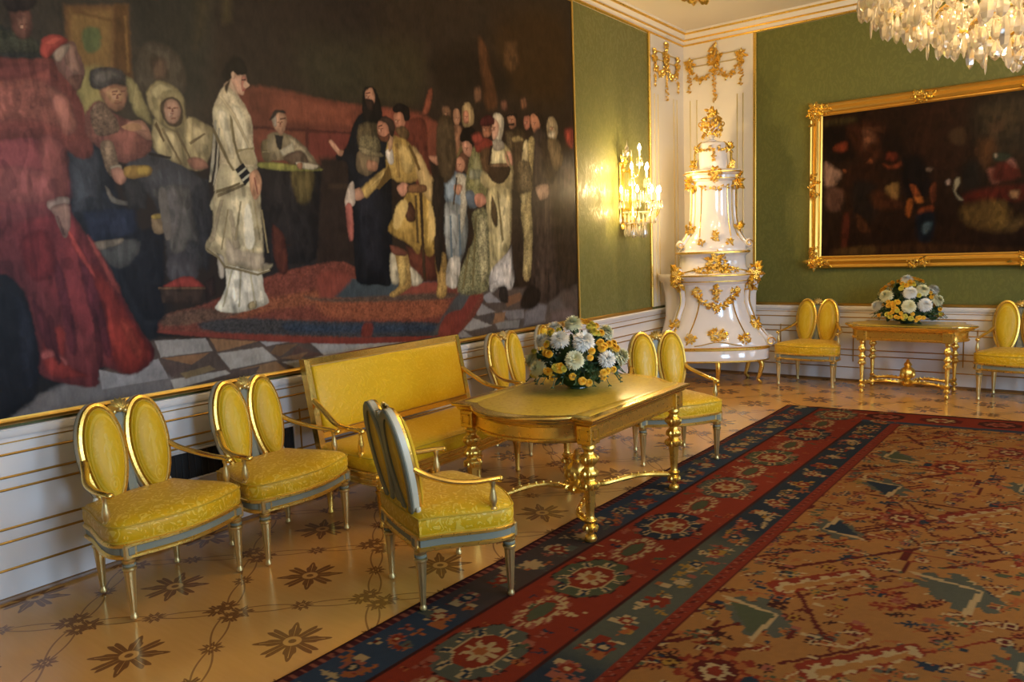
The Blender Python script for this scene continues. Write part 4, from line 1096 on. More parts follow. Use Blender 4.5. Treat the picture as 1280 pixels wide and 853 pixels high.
t = thing('oil_painting', 'dark brown oil painting of a crowd in a broad gilt frame, far wall', 'painting', (0, 0, 0))
us = np.linspace(1.66, 3.58, 330); vs = np.linspace(1.385, 2.945, 270)
img = paint(us, vs, PAINT_FAR, lin('26150b'))
U, V = np.meshgrid(us, vs, indexing='ij')
grid_mesh('canvas', np.stack([U, np.full(U.shape, -0.05), V], -1), img * 0.66, PAINTING, t)
MB().box((2.62, -0.025, 2.165), (1.96, 0.04, 1.56)).build('stretcher', CANVAS_BACK, t)
fx0, fx1, fz0, fz1 = 1.60, 3.64, 1.325, 3.0
prof = [(-0.075, 0.0), (0.06, 0.0), (0.064, 0.05), (0.05, 0.075), (0.036, 0.062), (0.02, 0.058), (0.0, 0.072), (-0.018, 0.090), (-0.034, 0.082), (-0.048, 0.060), (-0.060, 0.066), (-0.075, 0.055)]
fr = frame_ring(MB(), [(fx0, 0, fz0), (fx1, 0, fz0), (fx1, 0, fz1), (fx0, 0, fz1)], (0, -1, 0), prof).build('frame', GOLD_FRAME, t)
for i, (x, z) in enumerate([(fx0, fz0), (fx1, fz0), (fx1, fz1), (fx0, fz1)]):
    m = MB(); sx = 1 if x < 2 else -1; sz = 1 if z < 2 else -1
    rocaille(m, (x, -0.078, z), 0.07, 0.07, (1, 0, 0), (0, 0, 1), (0, -1, 0), 40 + i, 36, 0.055)
    rocaille(m, (x + sx * 0.11, -0.078, z), 0.09, 0.045, (1, 0, 0), (0, 0, 1), (0, -1, 0), 50 + i, 12, 0.042)
    rocaille(m, (x, -0.078, z + sz * 0.11), 0.045, 0.09, (1, 0, 0), (0, 0, 1), (0, -1, 0), 60 + i, 12, 0.042)
    m.build('corner_ornament', GOLD_BRIGHT, fr)
for i, (x, z, w, h) in enumerate([(2.64, fz0, 0.13, 0.05), (2.64, fz1, 0.13, 0.05), (fx0, 2.17, 0.05, 0.13), (fx1, 2.17, 0.05, 0.13)]):
    m = MB(); rocaille(m, (x, -0.08, z), w, h, (1, 0, 0), (0, 0, 1), (0, -1, 0), 70 + i, 22, 0.045)
    m.build('centre_ornament', GOLD_BRIGHT, fr)
for z in (fz0 + 0.02, fz1 - 0.02):
    m = MB(); x = fx0 + 0.2
    while x < fx1 - 0.2: m.ball((x, -0.07, z), 0.0125, 6, 4); x += 0.021
    m.build('beading', GOLD, fr)
for x in (fx0 + 0.02, fx1 - 0.02):
    m = MB(); z = fz0 + 0.2
    while z < fz1 - 0.2: m.ball((x, -0.07, z), 0.0125, 6, 4); z += 0.021
    m.build('beading', GOLD, fr)

# ================================================================== carpet
def carpet_image(S, T, Vf):
    """S metres in from the left edge, T metres along it, Vf metres from the far edge"""
    R = np.random.default_rng(11); rnd = random.Random(5)
    k = 0.011
    s, t, v = (np.floor(S / k) + 0.5) * k, (np.floor(T / k) + 0.5) * k, (np.floor(Vf / k) + 0.5) * k
    C = {n: np.array(lin(h)) for n, h in dict(red='7a2c1a', dred='571d14', brown='3c1a14', navy='27303f', blue='33415a', slate='50524a', green='4a4f3c', cream='a88f6c', pink='8d5040', orange='94552e', tan='8f6236', camel='9a6b3b', gold='94702f', maroon='4a1f22').items()}
    img = np.empty(S.shape + (3,)); img[:] = C['tan']
    ab = vnoise(t * 0.9 + 3, t * 0.0 + s * 0.05); ab2 = vnoise(t * 7, s * 2)
    f = np.clip(ab * 1.1 + 0.25 * ab2, 0, 1)[..., None]
    field = C['tan'] * (1 - f) + C['camel'] * f
    blue = C['navy'] * (1 - f) + C['blue'] * f
    st = (np.clip((t - 1.9) * 4, 0, 1) * np.clip((3.7 - t) * 3, 0, 1) * (0.75 + 0.5 * vnoise(t * 5 + 11, s)))[..., None].clip(0, 1)
    inner = C['navy'] * (1 - st) + C['slate'] * st
    st2 = (np.clip((t - 2.0) * 5, 0, 1) * np.clip((3.5 - t) * 3, 0, 1) * (0.7 + 0.5 * vnoise(t * 6 + 31, s)))[..., None].clip(0, 1)
    outer = blue * (1 - st2) + np.array(lin('473b38')) * st2
    img[:] = field
    def put(mask, c):
        if isinstance(c, str): c = C[c]
        img[mask] = c[mask] if isinstance(c, np.ndarray) and c.ndim == 3 else c
    redb = C['red'] * (0.9 + 0.25 * f)
    band = lambda a, b: (s >= a) & (s < b)
    far = v < 0.47
    put(band(-1, .05), 'maroon'); put(band(.05, .29), outer); put(band(.29, .305), 'brown'); put(band(.305, .755), redb)
    put(band(.755, .775), 'brown'); put(band(.775, .985), inner); put(band(.985, 1.065), 'red'); put(band(.985, .993) | band(1.057, 1.068), 'dred')
    put(far & (s > .305) & (v < .40), redb); put(far & (s > .755) & (v > .40), blue); put((v < .045) & (s > 0.04), 'brown')
    put((s < .05) & (np.abs((t / .045) % 1 - .5) < .16) & (s > .016), 'pink'); put(s < .012, 'brown')
    g = ((t / .06) % 1); put(band(1.003, 1.05) & (np.abs(g - (s - 1.003) / .047 * .8) < .13), 'dred'); put(band(1.003, 1.05) & (np.abs(g - .9 + (s - 1.003) / .1) < .06), 'pink')
    zones = {}
    def stamp(cs, ct, r, fn, zone=None):
        """fn(ds, dt) -> list of (mask, colour) painted near (cs, ct)"""
        a = np.searchsorted(S_ax, [cs - r, cs + r]); b = np.searchsorted(T_ax, [ct - r - .3, ct + r])
        if a[1] <= a[0] or b[1] <= b[0]: return
        sl = (slice(a[0], a[1]), slice(b[0], b[1])); ds, dt = s[sl] - cs, t[sl] - ct; sub = img[sl]
        ok = np.ones(ds.shape, bool) if zone is None else zone[sl]
        for m, c in fn(ds, dt): sub[m & ok] = C[c]
    S_ax, T_ax = S[:, 0], T[0, :]
    octo = lambda a, b, ra, rb: (np.abs(a) / ra + np.abs(b) / rb < 1.42) & (np.abs(a) < ra) & (np.abs(b) < rb)
    ell = lambda a, b, ra, rb: (a / ra) ** 2 + (b / rb) ** 2 < 1
    def serr(a, b, ra, rb, n=9):
        th = np.arctan2(b / rb, a / ra); q = np.sqrt((a / ra) ** 2 + (b / rb) ** 2); return q < 0.85 + 0.15 * np.sign(np.sin(th * n))
    def medallion(dark):
        def fn(a, b):
            th = np.arctan2(b, a); r = np.hypot(a, b); ring = octo(a, b, .165, .215)
            dots = (np.sin(th * 9) > .35) & (r > .115) & octo(a, b, .150, .195)
            return [(serr(a, b, .185, .235, 13), 'brown'), (ring, dark), (dots, 'cream'), (dots & (np.sin(th * 9) > .86), 'navy'),
                    (octo(a, b, .105, .135), 'cream'), (octo(a, b, .097, .127), 'red'), ((r < .035 + .05 * np.abs(np.cos(th * 4))), 'cream'), (r < .03, 'orange'), (ell(a - .12, b - .15, .03, .03) | ell(a + .12, b + .15, .03, .03), 'pink')]
        return fn
    def lozenge(a, b):
        return [(serr(a, b, .10, .19, 11), 'pink'), (serr(a, b, .085, .17, 15), 'cream'), (ell(a, b, .05, .12), 'red'), (octo(a, b, .035, .10), 'green')]
    def star(c, r, n):
        return lambda a, b: [(np.hypot(a, b) < r * (.55 + .45 * np.cos(np.arctan2(b, a) * n)), c), (np.hypot(a, b) < r * .25, 'dred')]
    def leafm(c, r, ang, c2=None):
        def fn(a, b):
            x = a * math.cos(ang) + b * math.sin(ang); y = b * math.cos(ang) - a * math.sin(ang)
            m = (np.abs(y) < r * .32 * (1 - np.abs(x) / r) * (1 + .5 * np.sign(np.sin(x / r * 14))))
            return [(m, c)] + ([(m & (np.abs(y) < r * .09), c2)] if c2 else [])
        return fn
    def blossom(c1, c2, c3, r):
        return lambda a, b: [(serr(a, b, r, r, 7), c1), (octo(a, b, r * .62, r * .62), c2), (ell(a, b, r * .28, r * .28), c3)]
    def chip(c, r, q):
        w = [rnd.uniform(.5, 1) for _ in range(4)]
        return lambda a, b: [((a < r * w[0]) & (a > -r * w[1]) & (b < r * w[2] * q) & (b > -r * w[3] * q) & (np.abs(a) + np.abs(b) < r * 1.3), c)]
    # main border
    rot = lambda fn, sq=1.0: (lambda a, b: fn((.61 * a - .79 * b) * sq, .79 * a + .61 * b))
    rot2 = lambda fn: (lambda a, b: fn(.79 * a + .61 * b, (.79 * b - .61 * a) * .8))
    for i in range(10):
        tm = 1.87 + (i - 2) * .82
        stamp(.51, tm, .3, medallion(('green', 'navy', 'slate')[i % 3])); stamp(.51, tm + .41, .26, lozenge)
        for q in range(16):
            a, b = rnd.choice((-1, 1)) * rnd.uniform(.10, .20), rnd.uniform(-.41, .41)
            stamp(.53 + a, tm + b + .2, .06, star(rnd.choice(('cream', 'pink', 'pink', 'orange', 'navy')), rnd.uniform(.016, .034), rnd.choice((2, 3, 4))))
        for q in range(4):
            stamp(.53 + rnd.uniform(-.2, .2), tm + rnd.uniform(.1, .7), .1, leafm(rnd.choice(('cream', 'green', 'pink')), .05, rnd.uniform(0, 3)))
    # far border
    for i in range(6):
        ct = None
    # guard bands
    z1 = band(.055, .285); z2 = band(.78, .98)
    for zone, c0, cols in ((z1, .17, ('cream', 'orange', 'pink', 'red', 'cream', 'slate')), (z2, .88, ('cream', 'orange', 'cream', 'red', 'gold', 'pink'))):
        tt = 0.1
        while tt < 7.6:
            c = rnd.choice(cols)
            for q in range(7):
                stamp(c0 + rnd.uniform(-.07, .07), tt + rnd.uniform(-.09, .09), .09, rnd.choice((chip(rnd.choice(cols), rnd.uniform(.02, .05), rnd.uniform(.5, 1)), leafm(rnd.choice(cols), rnd.uniform(.04, .08), rnd.uniform(0, 3)), star(rnd.choice(cols), .035, 3))), zone)
            stamp(c0 + rnd.uniform(-.02, .02), tt, .1, blossom(c, rnd.choice(('red', 'cream', 'navy')), 'cream', rnd.uniform(.04, .065)), zone)
            tt += rnd.uniform(.19, .27)
    # the field: angular vines, palmettes, leaves, blossoms
    zf = (s > 1.07) & (v > .47)
    if True:
        for i in range(190):
            c0, t0 = rnd.uniform(1.0, 2.9), rnd.uniform(.3, 7.2); L = rnd.uniform(.15, .6); d = rnd.choice((0, 2, 2, 2, 1, 3)); w = rnd.choice((.006, .009, .012))
            def fn(a, b):
                if d == 0: m = (np.abs(a + .12 * np.floor(b * 6) * .25) < w) & (np.abs(b) < L)
                elif d == 1: m = (np.abs(b) < w) & (np.abs(a) < L * .6)
                elif d == 2: m = (np.abs(a - b * .8) < w * 1.3) & (np.abs(b) < L * .6)
                else: m = (np.abs(a + b * .6) < w * 1.3) & (np.abs(b) < L * .6)
                return [(m, 'dred' if i % 3 else 'red')]
            stamp(c0, t0, L + .1, fn, zf)
        for i in range(2300):
            c0, t0 = rnd.uniform(1.05, 2.9), rnd.uniform(.1, 7.3)
            k_ = rnd.random(); dk = rnd.choice(('dred', 'red', 'dred', 'navy', 'green', 'slate', 'brown', 'orange'))
            if k_ < .55: stamp(c0, t0, .1, leafm(dk, rnd.uniform(.035, .085), .66 + rnd.gauss(0, .45), rnd.choice((None, 'cream', 'orange'))), zf)
            elif k_ < .78: stamp(c0, t0, .1, blossom(dk, rnd.choice(('cream', 'orange', 'pink', 'gold')), dk, rnd.uniform(.02, .045)), zf)
            elif k_ < .9: stamp(c0, t0, .1, chip(rnd.choice(('cream', 'navy', 'pink', 'green')), rnd.uniform(.015, .035), rnd.uniform(.4, 1)), zf)
            else: stamp(c0, t0, .06, star('cream', .022, 2), zf)
        def palmette(c, r, up):
            return lambda a, b: [(serr(a, b, r, r * 1.15, 9), 'red'), (serr(a, b, r * .8, r * .9, 9), c), (ell(a, b, r * .55, r * .6), 'dred'), (serr(a, b, r * .42, r * .45, 6), 'cream'), (ell(a, b, r * .2, r * .22), 'red'), (octo(a - up * r * .85, b, r * .16, r * .3), 'navy')]
        def chevron(c, r, up):
            return lambda a, b: [(serr(a, b, r, r * 1.0, 8) & (np.abs(a) < r * .75), 'slate'), ((np.abs(np.abs(b) - (a * up + r * .55) * .9) < .016) & (np.abs(a) < r * .6), 'cream'), ((np.abs(b) < (a * up + r * .55) * .75) & (np.abs(a) < r * .5), c)]
        def banner_(a, b):
            return [((np.abs(a + b * .28) < .06 - .05 * b) & (np.abs(b) < .26), 'red'), ((np.abs(a + b * .28 - .01) < .035 - .03 * b + .012 * np.sign(np.sin(b * 60))) & (np.abs(b) < .24), 'cream'), ((np.abs(a + b * .28 - .02) < .02 - .02 * b) & (np.abs(b) < .2), 'camel')]
        banner = rot(banner_); chevron_ = chevron; chevron = lambda c, r, up: rot2(chevron_(c, r, up))
        for cs, ct, fn in ((1.33, 2.25, palmette('orange', .15, 1)), (1.22, 1.62, chevron('gold', .15, 1)), (1.30, 2.75, chevron('green', .15, -1)), (1.42, 3.25, banner), (1.30, 3.95, chevron('navy', .13, 1)), (1.75, 2.62, banner), (1.95, 3.45, chevron('slate', .17, -1)), (2.0, 2.1, palmette('navy', .16, -1)), (1.75, 1.9, chevron('pink', .16, 1)),
                           (1.35, 4.85, chevron('navy', .15, -1)), (1.55, 4.3, palmette('pink', .13, 1)), (1.9, 4.6, banner), (1.6, 5.5, palmette('orange', .15, -1)), (1.25, 5.6, chevron('green', .14, 1)), (2.1, 5.2, chevron('navy', .15, 1)), (1.9, 6.1, palmette('pink', .14, 1)), (2.25, 4.0, palmette('orange', .15, 1)), (2.3, 2.9, chevron('navy', .15, 1)), (2.45, 5.8, banner), (2.3, 1.6, palmette('pink', .15, 1)), (2.6, 4.8, palmette('orange', .15, 1))):
            stamp(cs, ct, .36, fn, zf)
    # far border figures, laid along the end
    zb = (v > .05) & (v < .39) & (s > .32)
    for i in range(8):
        cs = .9 + i * .42
        a0 = np.searchsorted(S_ax, [cs - .25, cs + .25])
        if a0[1] <= a0[0]: continue
        sl = (slice(a0[0], a0[1]), slice(0, len(T_ax)))
        a, b = s[sl] - cs, v[sl] - .22; sub = img[sl]; ok = zb[sl]; r = np.hypot(a, b)
        for m, c in ((octo(a, b, .15, .12), ('brown', 'dred')[i % 2]), (serr(a, b, .11, .085, 8), ('pink', 'cream')[i % 2]), (ell(a, b, .05, .04), 'red')): sub[m & ok] = C[c]
    # worn places and fading
    wear = vnoise(S * 1.7 + 40, T * 1.3); img *= (0.86 + 0.26 * wear + 0.10 * (vnoise(S * 60, T * 60) - .5))[..., None]
    return np.clip(img * np.array([0.62, 0.58, 0.44]), 0, 1)
w_c = 4.75
S_ax = np.concatenate([np.arange(0, 2.45, 0.0095), np.linspace(2.45, w_c, 90)]); T_ax = np.linspace(0, 1, 820)
A, B = np.meshgrid(S_ax, T_ax, indexing='ij')
left_x = 1.684 + B * 0.122; far_y = -1.600 + np.clip(A, 0, 5) * 0.115; near_y = -8.62
Yc = near_y + B * (far_y - near_y); Xc = left_x + A
Xc += 0.004 * np.sin(Yc * 5.0) * np.exp(-A * 6)
pts = np.stack([Xc, Yc, np.full(A.shape, 0.0055)], -1)
img = carpet_image(A, Yc - near_y, far_y - Yc + 0.0)
t = thing('carpet', 'large patterned Oriental carpet with red medallion border and camel field on the parquet', 'carpet', (0, 0, 0))
grid_mesh('pile', pts, img, CARPET, t)
m = MB(); e = [tuple(pts[i, 0]) for i in range(0, len(S_ax), 8)] + [tuple(pts[-1, j]) for j in range(0, len(T_ax), 20)] + [tuple(pts[i, -1]) for i in range(len(S_ax) - 1, -1, -8)] + [tuple(pts[0, j]) for j in range(len(T_ax) - 1, -1, -20)]
m.loft([[(p[0], p[1], 0.0005) for p in e], [(p[0], p[1], 0.0055) for p in e]], cap=False); m.build('bound_edge', Mat('dark_wool_edge', (0.05, 0.018, 0.015), 0.95).m, t)
# ================================================================== double-back chairs
def seat_outline(k=1.0):
    P = []
    for i in range(13):
        x = -0.292 + 0.584 * i / 12; P.append((x, -0.222 - 0.063 * math.cos(PI / 2 * x / 0.292)))
    side = [(0.313, -0.208), (0.327, -0.187), (0.333, -0.155), (0.330, -0.11), (0.314, -0.04), (0.288, 0.04), (0.262, 0.12), (0.245, 0.215)]
    P += side + [(0.12, 0.225), (0.0, 0.228), (-0.12, 0.225)] + [(-x, y) for x, y in side[::-1]]
    return [(x * k, y * k) for x, y in P]
def back_y(z): return 0.175 + (z - 0.36) * 0.19
def egg(cx, cz, a, b, n=36):
    """an egg-shaped loop in the leaning back plane, wider at the top"""
    out = []
    for i in range(n):
        t = 2 * PI * i / n; v = math.sin(t); u = math.cos(t) * (1 + 0.13 * v - 0.05 * v * v)
        out.append((cx + a * u, back_y(cz + b * v), cz + b * v))
    return out
BACK_N = Vector((0, -1, 0.19)).normalized()
def chair_leg(x, y, front):
    m = MB()
    m.box((x, y, 0.323), (0.062, 0.062, 0.070), 0.006)
    prof = [(0.010, 0.0), (0.016, 0.004), (0.017, 0.016), (0.012, 0.024), (0.0125, 0.034)]
    m.lathe(prof, 12, (x, y, 0))
    n = 20; L = []
    for k in range(7):
        z = 0.034 + 0.196 * k / 6; r = 0.0135 + 0.0125 * k / 6
        L.append([(x + r * (1.0 if j % 2 else 0.86) * math.cos(2 * PI * j / n), y + r * (1.0 if j % 2 else 0.86) * math.sin(2 * PI * j / n), z) for j in range(n)])
    m.loft(L)
    m.lathe([(0.024, 0.228), (0.031, 0.236), (0.031, 0.244), (0.023, 0.250), (0.022, 0.262), (0.029, 0.272), (0.030, 0.280), (0.022, 0.286), (0.024, 0.290)], 14, (x, y, 0))
    return m
def make_double_chair():
    t = thing('double_back_chair', '', 'chair')
    ol = seat_outline()
    rail = MB().loft([[(x * 0.985, y * 0.985, 0.292) for x, y in ol], [(x, y, 0.296) for x, y in ol], [(x, y, 0.356) for x, y in ol], [(x * 0.96, y * 0.96, 0.362) for x, y in ol]])
    r = rail.build('seat_rail', GREY_PAINT, t)
    g = MB()
    for z, rad in ((0.300, 0.011), (0.352, 0.011)): g.tube([(x * 1.006, y * 1.006, z) for x, y in ol], rad, 6, True)
    g.build('gilt_moulding', GOLD, r)
    c = MB(); L = []
    for k, z in ((0.985, 0.356), (1.012, 0.372), (1.022, 0.392), (1.022, 0.420), (1.008, 0.440), (0.95, 0.456), (0.80, 0.470), (0.55, 0.480), (0.25, 0.485), (0.02, 0.486)):
        L.append([(x * k, (y - 0.0) * k, z) for x, y in ol])
    cu = c.loft(L).build('seat_cushion', SILK, t, 60)
    pz = MB()
    pz.tube([(x * 1.016, y * 1.016, 0.440) for x, y in ol], 0.0045, 6, True)
    pz.tube([(x * 1.004, y * 1.004, 0.364) for x, y in ol], 0.0045, 6, True)
    pz.build('cord', PIPING, cu)
    for x, y, fr in ((-0.285, -0.205, 1), (0.285, -0.205, 1), (-0.20, 0.20, 0), (0.20, 0.20, 0)):
        lg = chair_leg(x, y, fr).build('leg', GOLD_PALE, t)
        sx = 1 if x > 0 else -1; sy = -1 if fr else 1
        MB().box((x, y + sy * 0.031, 0.325), (0.030, 0.006, 0.036), 0.002).build('painted_panel', GREY_PAINT, lg); MB().box((x + sx * 0.031, y, 0.325), (0.006, 0.030, 0.036), 0.002).build('painted_panel', GREY_PAINT, lg)
        MB().lathe([(0.0235, 0.250), (0.0285, 0.253), (0.0285, 0.261), (0.0235, 0.264)], 12, (x, y, 0.0)).build('painted_collar', GREY_PAINT, lg)
    for s in (-1, 1):
        cx = s * 0.1165; path = egg(cx, 0.663, 0.1035, 0.247)
        fm = MB().ring_sweep(path, BACK_N, [(-0.014, -0.022), (-0.014, 0.014), (-0.006, 0.020), (0.008, 0.018), (0.014, 0.006), (0.014, -0.016), (0.006, -0.024)])
        # struts down to the seat
        for dx, bx in ((0.074, 0.118), (-0.060, -0.075)):
            a = (cx + s * dx, back_y(0.475), 0.475)
            fm.tube(spline([a, (cx + s * (dx + bx) / 2, back_y(0.42) + 0.004, 0.415), (cx + s * bx, back_y(0.355), 0.345)], 4), 0.0125, 8)
        # flat splat between the ovals and the rail at the back
        fo = fm.build('oval_back_frame', CREAM_PAINT, t)
        g = MB(); g.ring_sweep(path, BACK_N, [(-0.017, 0.010), (-0.015, 0.020), (-0.004, 0.026), (0.009, 0.022), (0.013, 0.010)])
        g.build('gilt_beading', GOLD, fo)
        m = MB(); L = []
        for k, h in ((0.80, -0.019), (0.86, -0.014), (0.885, 0.010), (0.87, 0.028), (0.80, 0.042), (0.66, 0.053), (0.45, 0.060), (0.2, 0.063), (0.03, 0.064)):
            L.append([tuple(Vector(p) + BACK_N * h) for p in egg(cx, 0.663, 0.1035 * k, 0.247 * (k + (1 - k) * 0.4))])
        p = m.loft(L[::-1]).build('back_pad', SILK_BACK, t, 60)
        q = MB(); q.tube([tuple(Vector(a) + BACK_N * 0.034) for a in egg(cx, 0.663, 0.1035 * 0.865, 0.247 * 0.92)], 0.0035, 5, True)
        q.build('cord', PIPING, p)
        # grey back board behind the pad with its slot edge
        b = MB().ring_sweep(egg(cx, 0.663, 0.0985, 0.243), BACK_N, [(-0.024, -0.028), (-0.024, -0.018), (0.012, -0.018), (0.019, -0.023), (0.012, -0.030)])
        b.build('painted_rear_frame', GREY_PAINT, fo)
        arm = MB()
        pts = spline([(s * 0.214, back_y(0.66) - 0.008, 0.665), (s * 0.244, 0.165, 0.628), (s * 0.290, 0.075, 0.596), (s * 0.312, -0.02, 0.582), (s * 0.318, -0.10, 0.580), (s * 0.314, -0.150, 0.577)], 6)
        arm.tube(pts, lambda q: 0.019 - 0.003 * q, 10, squash=0.75)
        arm.ball((s * 0.313, -0.155, 0.575), (0.021, 0.017, 0.015), 10, 6)
        ao = arm.build('armrest', GOLD_BRIGHT, t)
        MB().lathe([(0.013, 0.425), (0.019, 0.435), (0.019, 0.446), (0.012, 0.454), (0.018, 0.476), (0.0185, 0.492), (0.011, 0.530), (0.009, 0.548), (0.014, 0.560), (0.014, 0.574)], 12, (s * 0.316, -0.115, 0)).build('arm_post', GOLD_PALE, ao)
    g = MB()
    sp = MB()
    # centre splat joining the two ovals
    L = []
    for z, w in ((0.345, 0.030), (0.45, 0.026), (0.56, 0.016), (0.66, 0.012), (0.78, 0.014), (0.86, 0.022), (0.895, 0.012)):
        y = back_y(z) + 0.010; L.append([(-w, y - 0.012, z), (w, y - 0.012, z), (w, y + 0.012, z), (-w, y + 0.012, z)])
    sp.loft(L).build('back_splat', GREY_PAINT, t)
    for a in (-60, -36, -12, 12, 36, 60): leafy(g, (0, back_y(0.868) - 0.018, 0.868), 0.066, (1, 0, 0), (0, 0.19, 1), (0, -1, 0.19), math.radians(90 + a))
    g.ball((0, back_y(0.87) - 0.02, 0.872), 0.016, 8, 5)
    for s in (-1, 1): g.ball((s * 0.028, back_y(0.868) - 0.016, 0.862), 0.013, 8, 5)
    g.build('crest', GOLD_PALE, t)
    return t
chair0 = make_double_chair()
spots = [
    (0.508, -7.148, PI / 2 + 0.09, 'yellow silk double-back gilt chair nearest the camera along the left wall', 'double-back chairs'),
    (0.515, -6.449, PI / 2 + 0.09, 'yellow silk double-back gilt chair on the left wall touching the near end of the sofa', 'double-back chairs'),
    (1.682, -6.365, PI - 0.405, 'yellow silk double-back chair seen from behind, facing the table from its near end', 'double-back chairs'),
    (0.500, -4.04, PI / 2, 'yellow silk double-back chair against the left wall beyond the sofa, behind the table', 'double-back chairs'),
    (0.500, -3.345, PI / 2, 'yellow silk double-back chair almost hidden behind the flowers on the gilt table', 'double-back chairs'),
    (1.616, -3.786, 0.835, 'yellow silk double-back chair at the far end of the table, turned toward the camera', 'double-back chairs'),
    (1.665, -0.375, 0.0, 'yellow silk double-back chair against the far wall between stove and console table', 'double-back chairs'),
    (3.565, -0.375, 0.0, 'yellow silk double-back chair right of the far console table, cut by the picture edge', 'double-back chairs'),
]
for i, (x, y, rz, lab, grp) in enumerate(spots):
    o = chair0 if i == 0 else copy_tree(chair0)
    o.location = (x, y, 0.0055); o.rotation_euler = (0, 0, rz); tag(o, lab, 'chair', grp)

# ================================================================== sofa
def make_sofa():
    t = thing('sofa', 'long yellow silk sofa with a straight gilt-framed back against the left wall', 'sofa', (0.575, -5.345, 0), PI / 2)
    by = lambda z: 0.205 + (z - 0.40) * 0.20
    w = 0.715
    ol = []
    for i in range(17):
        x = -0.70 + 1.40 * i / 16; ol.append((x, -0.285 - 0.035 * math.cos(PI / 2 * x / 0.70)))
    ol += [(0.715, -0.25), (0.71, 0.0), (0.70, 0.235), (0.0, 0.24), (-0.70, 0.235), (-0.71, 0.0), (-0.715, -0.25)]
    r = MB().loft([[(x * .99, y * .99, 0.262) for x, y in ol], [(x, y, 0.268) for x, y in ol], [(x, y, 0.335) for x, y in ol], [(x * .98, y * .98, 0.340) for x, y in ol]]).build('seat_rail', GOLD, t)
    g = MB()
    for z in (0.270, 0.300, 0.334): g.tube([(x * 1.003, y * 1.005, z) for x, y in ol], 0.008, 6, True)
    g.build('gilt_moulding', GOLD_BRIGHT, r)
    L = [[(x * kx, y * ky + 0.0, z) for x, y in ol] for kx, ky, z in ((.985, .985, .338), (1.0, 1.01, .356), (1.004, 1.02, .385), (1.0, 1.01, .420), (.985, .97, .440), (.95, .86, .452), (.85, .6, .460), (.5, .3, .464), (.02, .02, .465))]
    cu = MB().loft(L).build('seat_cushion', SILK_SOFA, t, 60)
    MB().tube([(x * .995, y, .425) for x, y in ol], .005, 6, True).build('cord', PIPING, cu)
    for x in (-0.66, -0.22, 0.22, 0.66):
        for y in (-0.275, 0.20):
            if y > 0 and abs(x) < 0.5: continue
            m = MB(); m.box((x, y, 0.283), (0.066, 0.066, 0.06), 0.006)
            m.lathe([(0.012, 0), (0.019, 0.006), (0.019, 0.018), (0.014, 0.028), (0.027, 0.205), (0.033, 0.215), (0.033, 0.225), (0.024, 0.232), (0.030, 0.246), (0.026, 0.256)], 16, (x, y, 0)); m.build('leg', GOLD, t)
    z0, z1 = 0.500, 0.955
    f = MB()
    def bar(p, q, a, b): f.loft([[tuple(Vector(c) + Vector((i * (a if abs(p[2] - q[2]) > .1 else 0), j * b, k * (0 if abs(p[2] - q[2]) > .1 else a)))) for i, j, k in ((-1, -1, -1), (1, -1, -1) if abs(p[2] - q[2]) > .1 else (-1, -1, 1), (1, 1, 1), (-1, 1, 1) if abs(p[2] - q[2]) > .1 else (1, 1, -1))] for c in (p, q)])
    bar((-w + .018, by(z1), z1), (w - .018, by(z1), z1), .020, .024); bar((-w + .018, by(z0), z0), (w - .018, by(z0), z0), .018, .022)
    for s in (-1, 1):
        bar((s * (w - .02), by(.42), .42), (s * (w - .02), by(z1 + .018), z1 + .018), .020, .026)
        f.tube(spline([(s * (w - .02), by(.44), .44), (s * (w - .02), by(.40) + .015, .395), (s * (w - .02), by(.36) + .0, .355), (s * (w - .02), by(.34) - .01, .33)], 4), .024, 8)
    fo = f.build('back_frame', GOLD_BRIGHT, t)
    g = MB(); g.tube([(-w + .045, by(z1 - .026) - .024, z1 - .026), (w - .045, by(z1 - .026) - .024, z1 - .026)], .006, 6)
    g.tube([(-w + .045, by(z0 + .026) - .024, z0 + .026), (w - .045, by(z0 + .026) - .024, z0 + .026)], .006, 6); g.build('gilt_beading', GOLD_PALE, fo)
    L = []
    for k, h in ((0.0, 0.014), (0.0, -0.020), (0.012, -0.034), (0.035, -0.046), (0.10, -0.060), (0.20, -0.066)):
        x1 = w - .045 - k; a, b = z0 + .018 + k, z1 - .020 - k
        if b - a < .06: a, b = (a + b) / 2 - .03, (a + b) / 2 + .03
        L.append([(-x1, by(a) + h, a), (x1, by(a) + h, a), (x1, by(b) + h, b), (-x1, by(b) + h, b)])
    p = MB().loft(L).build('back_cushion', SILK_SOFA, t, 50)
    x1, a, b = w - .075, z0 + .05, z1 - .052
    q = MB(); q.tube([(-x1, by(a) - .036, a), (-x1, by(b) - .036, b), (x1, by(b) - .036, b), (x1, by(a) - .036, a)], .004, 5, True); q.build('cord', PIPING, p)
    for s in (-1, 1):
        arm = MB(); arm.tube(spline([(s * (w - .02), by(.72) - .02, .72), (s * (w - .012), .14, .660), (s * (w + .0), .04, .610), (s * (w + .006), -.06, .592), (s * (w + .004), -.16, .590), (s * (w), -.20, .585)], 6), lambda k: .021 - .004 * k, 10, squash=.8)
        arm.ball((s * w, -.205, .582), (.022, .018, .016), 10, 6)
        ao = arm.build('armrest', GOLD_BRIGHT, t)
        MB().lathe([(.014, .41), (.021, .425), (.021, .44), (.013, .45), (.020, .48), (.020, .50), (.011, .545), (.010, .56), (.015, .575), (.015, .588)], 12, (s * (w - .02), -.165, 0)).build('arm_post', GOLD, ao)
    return t
make_sofa()

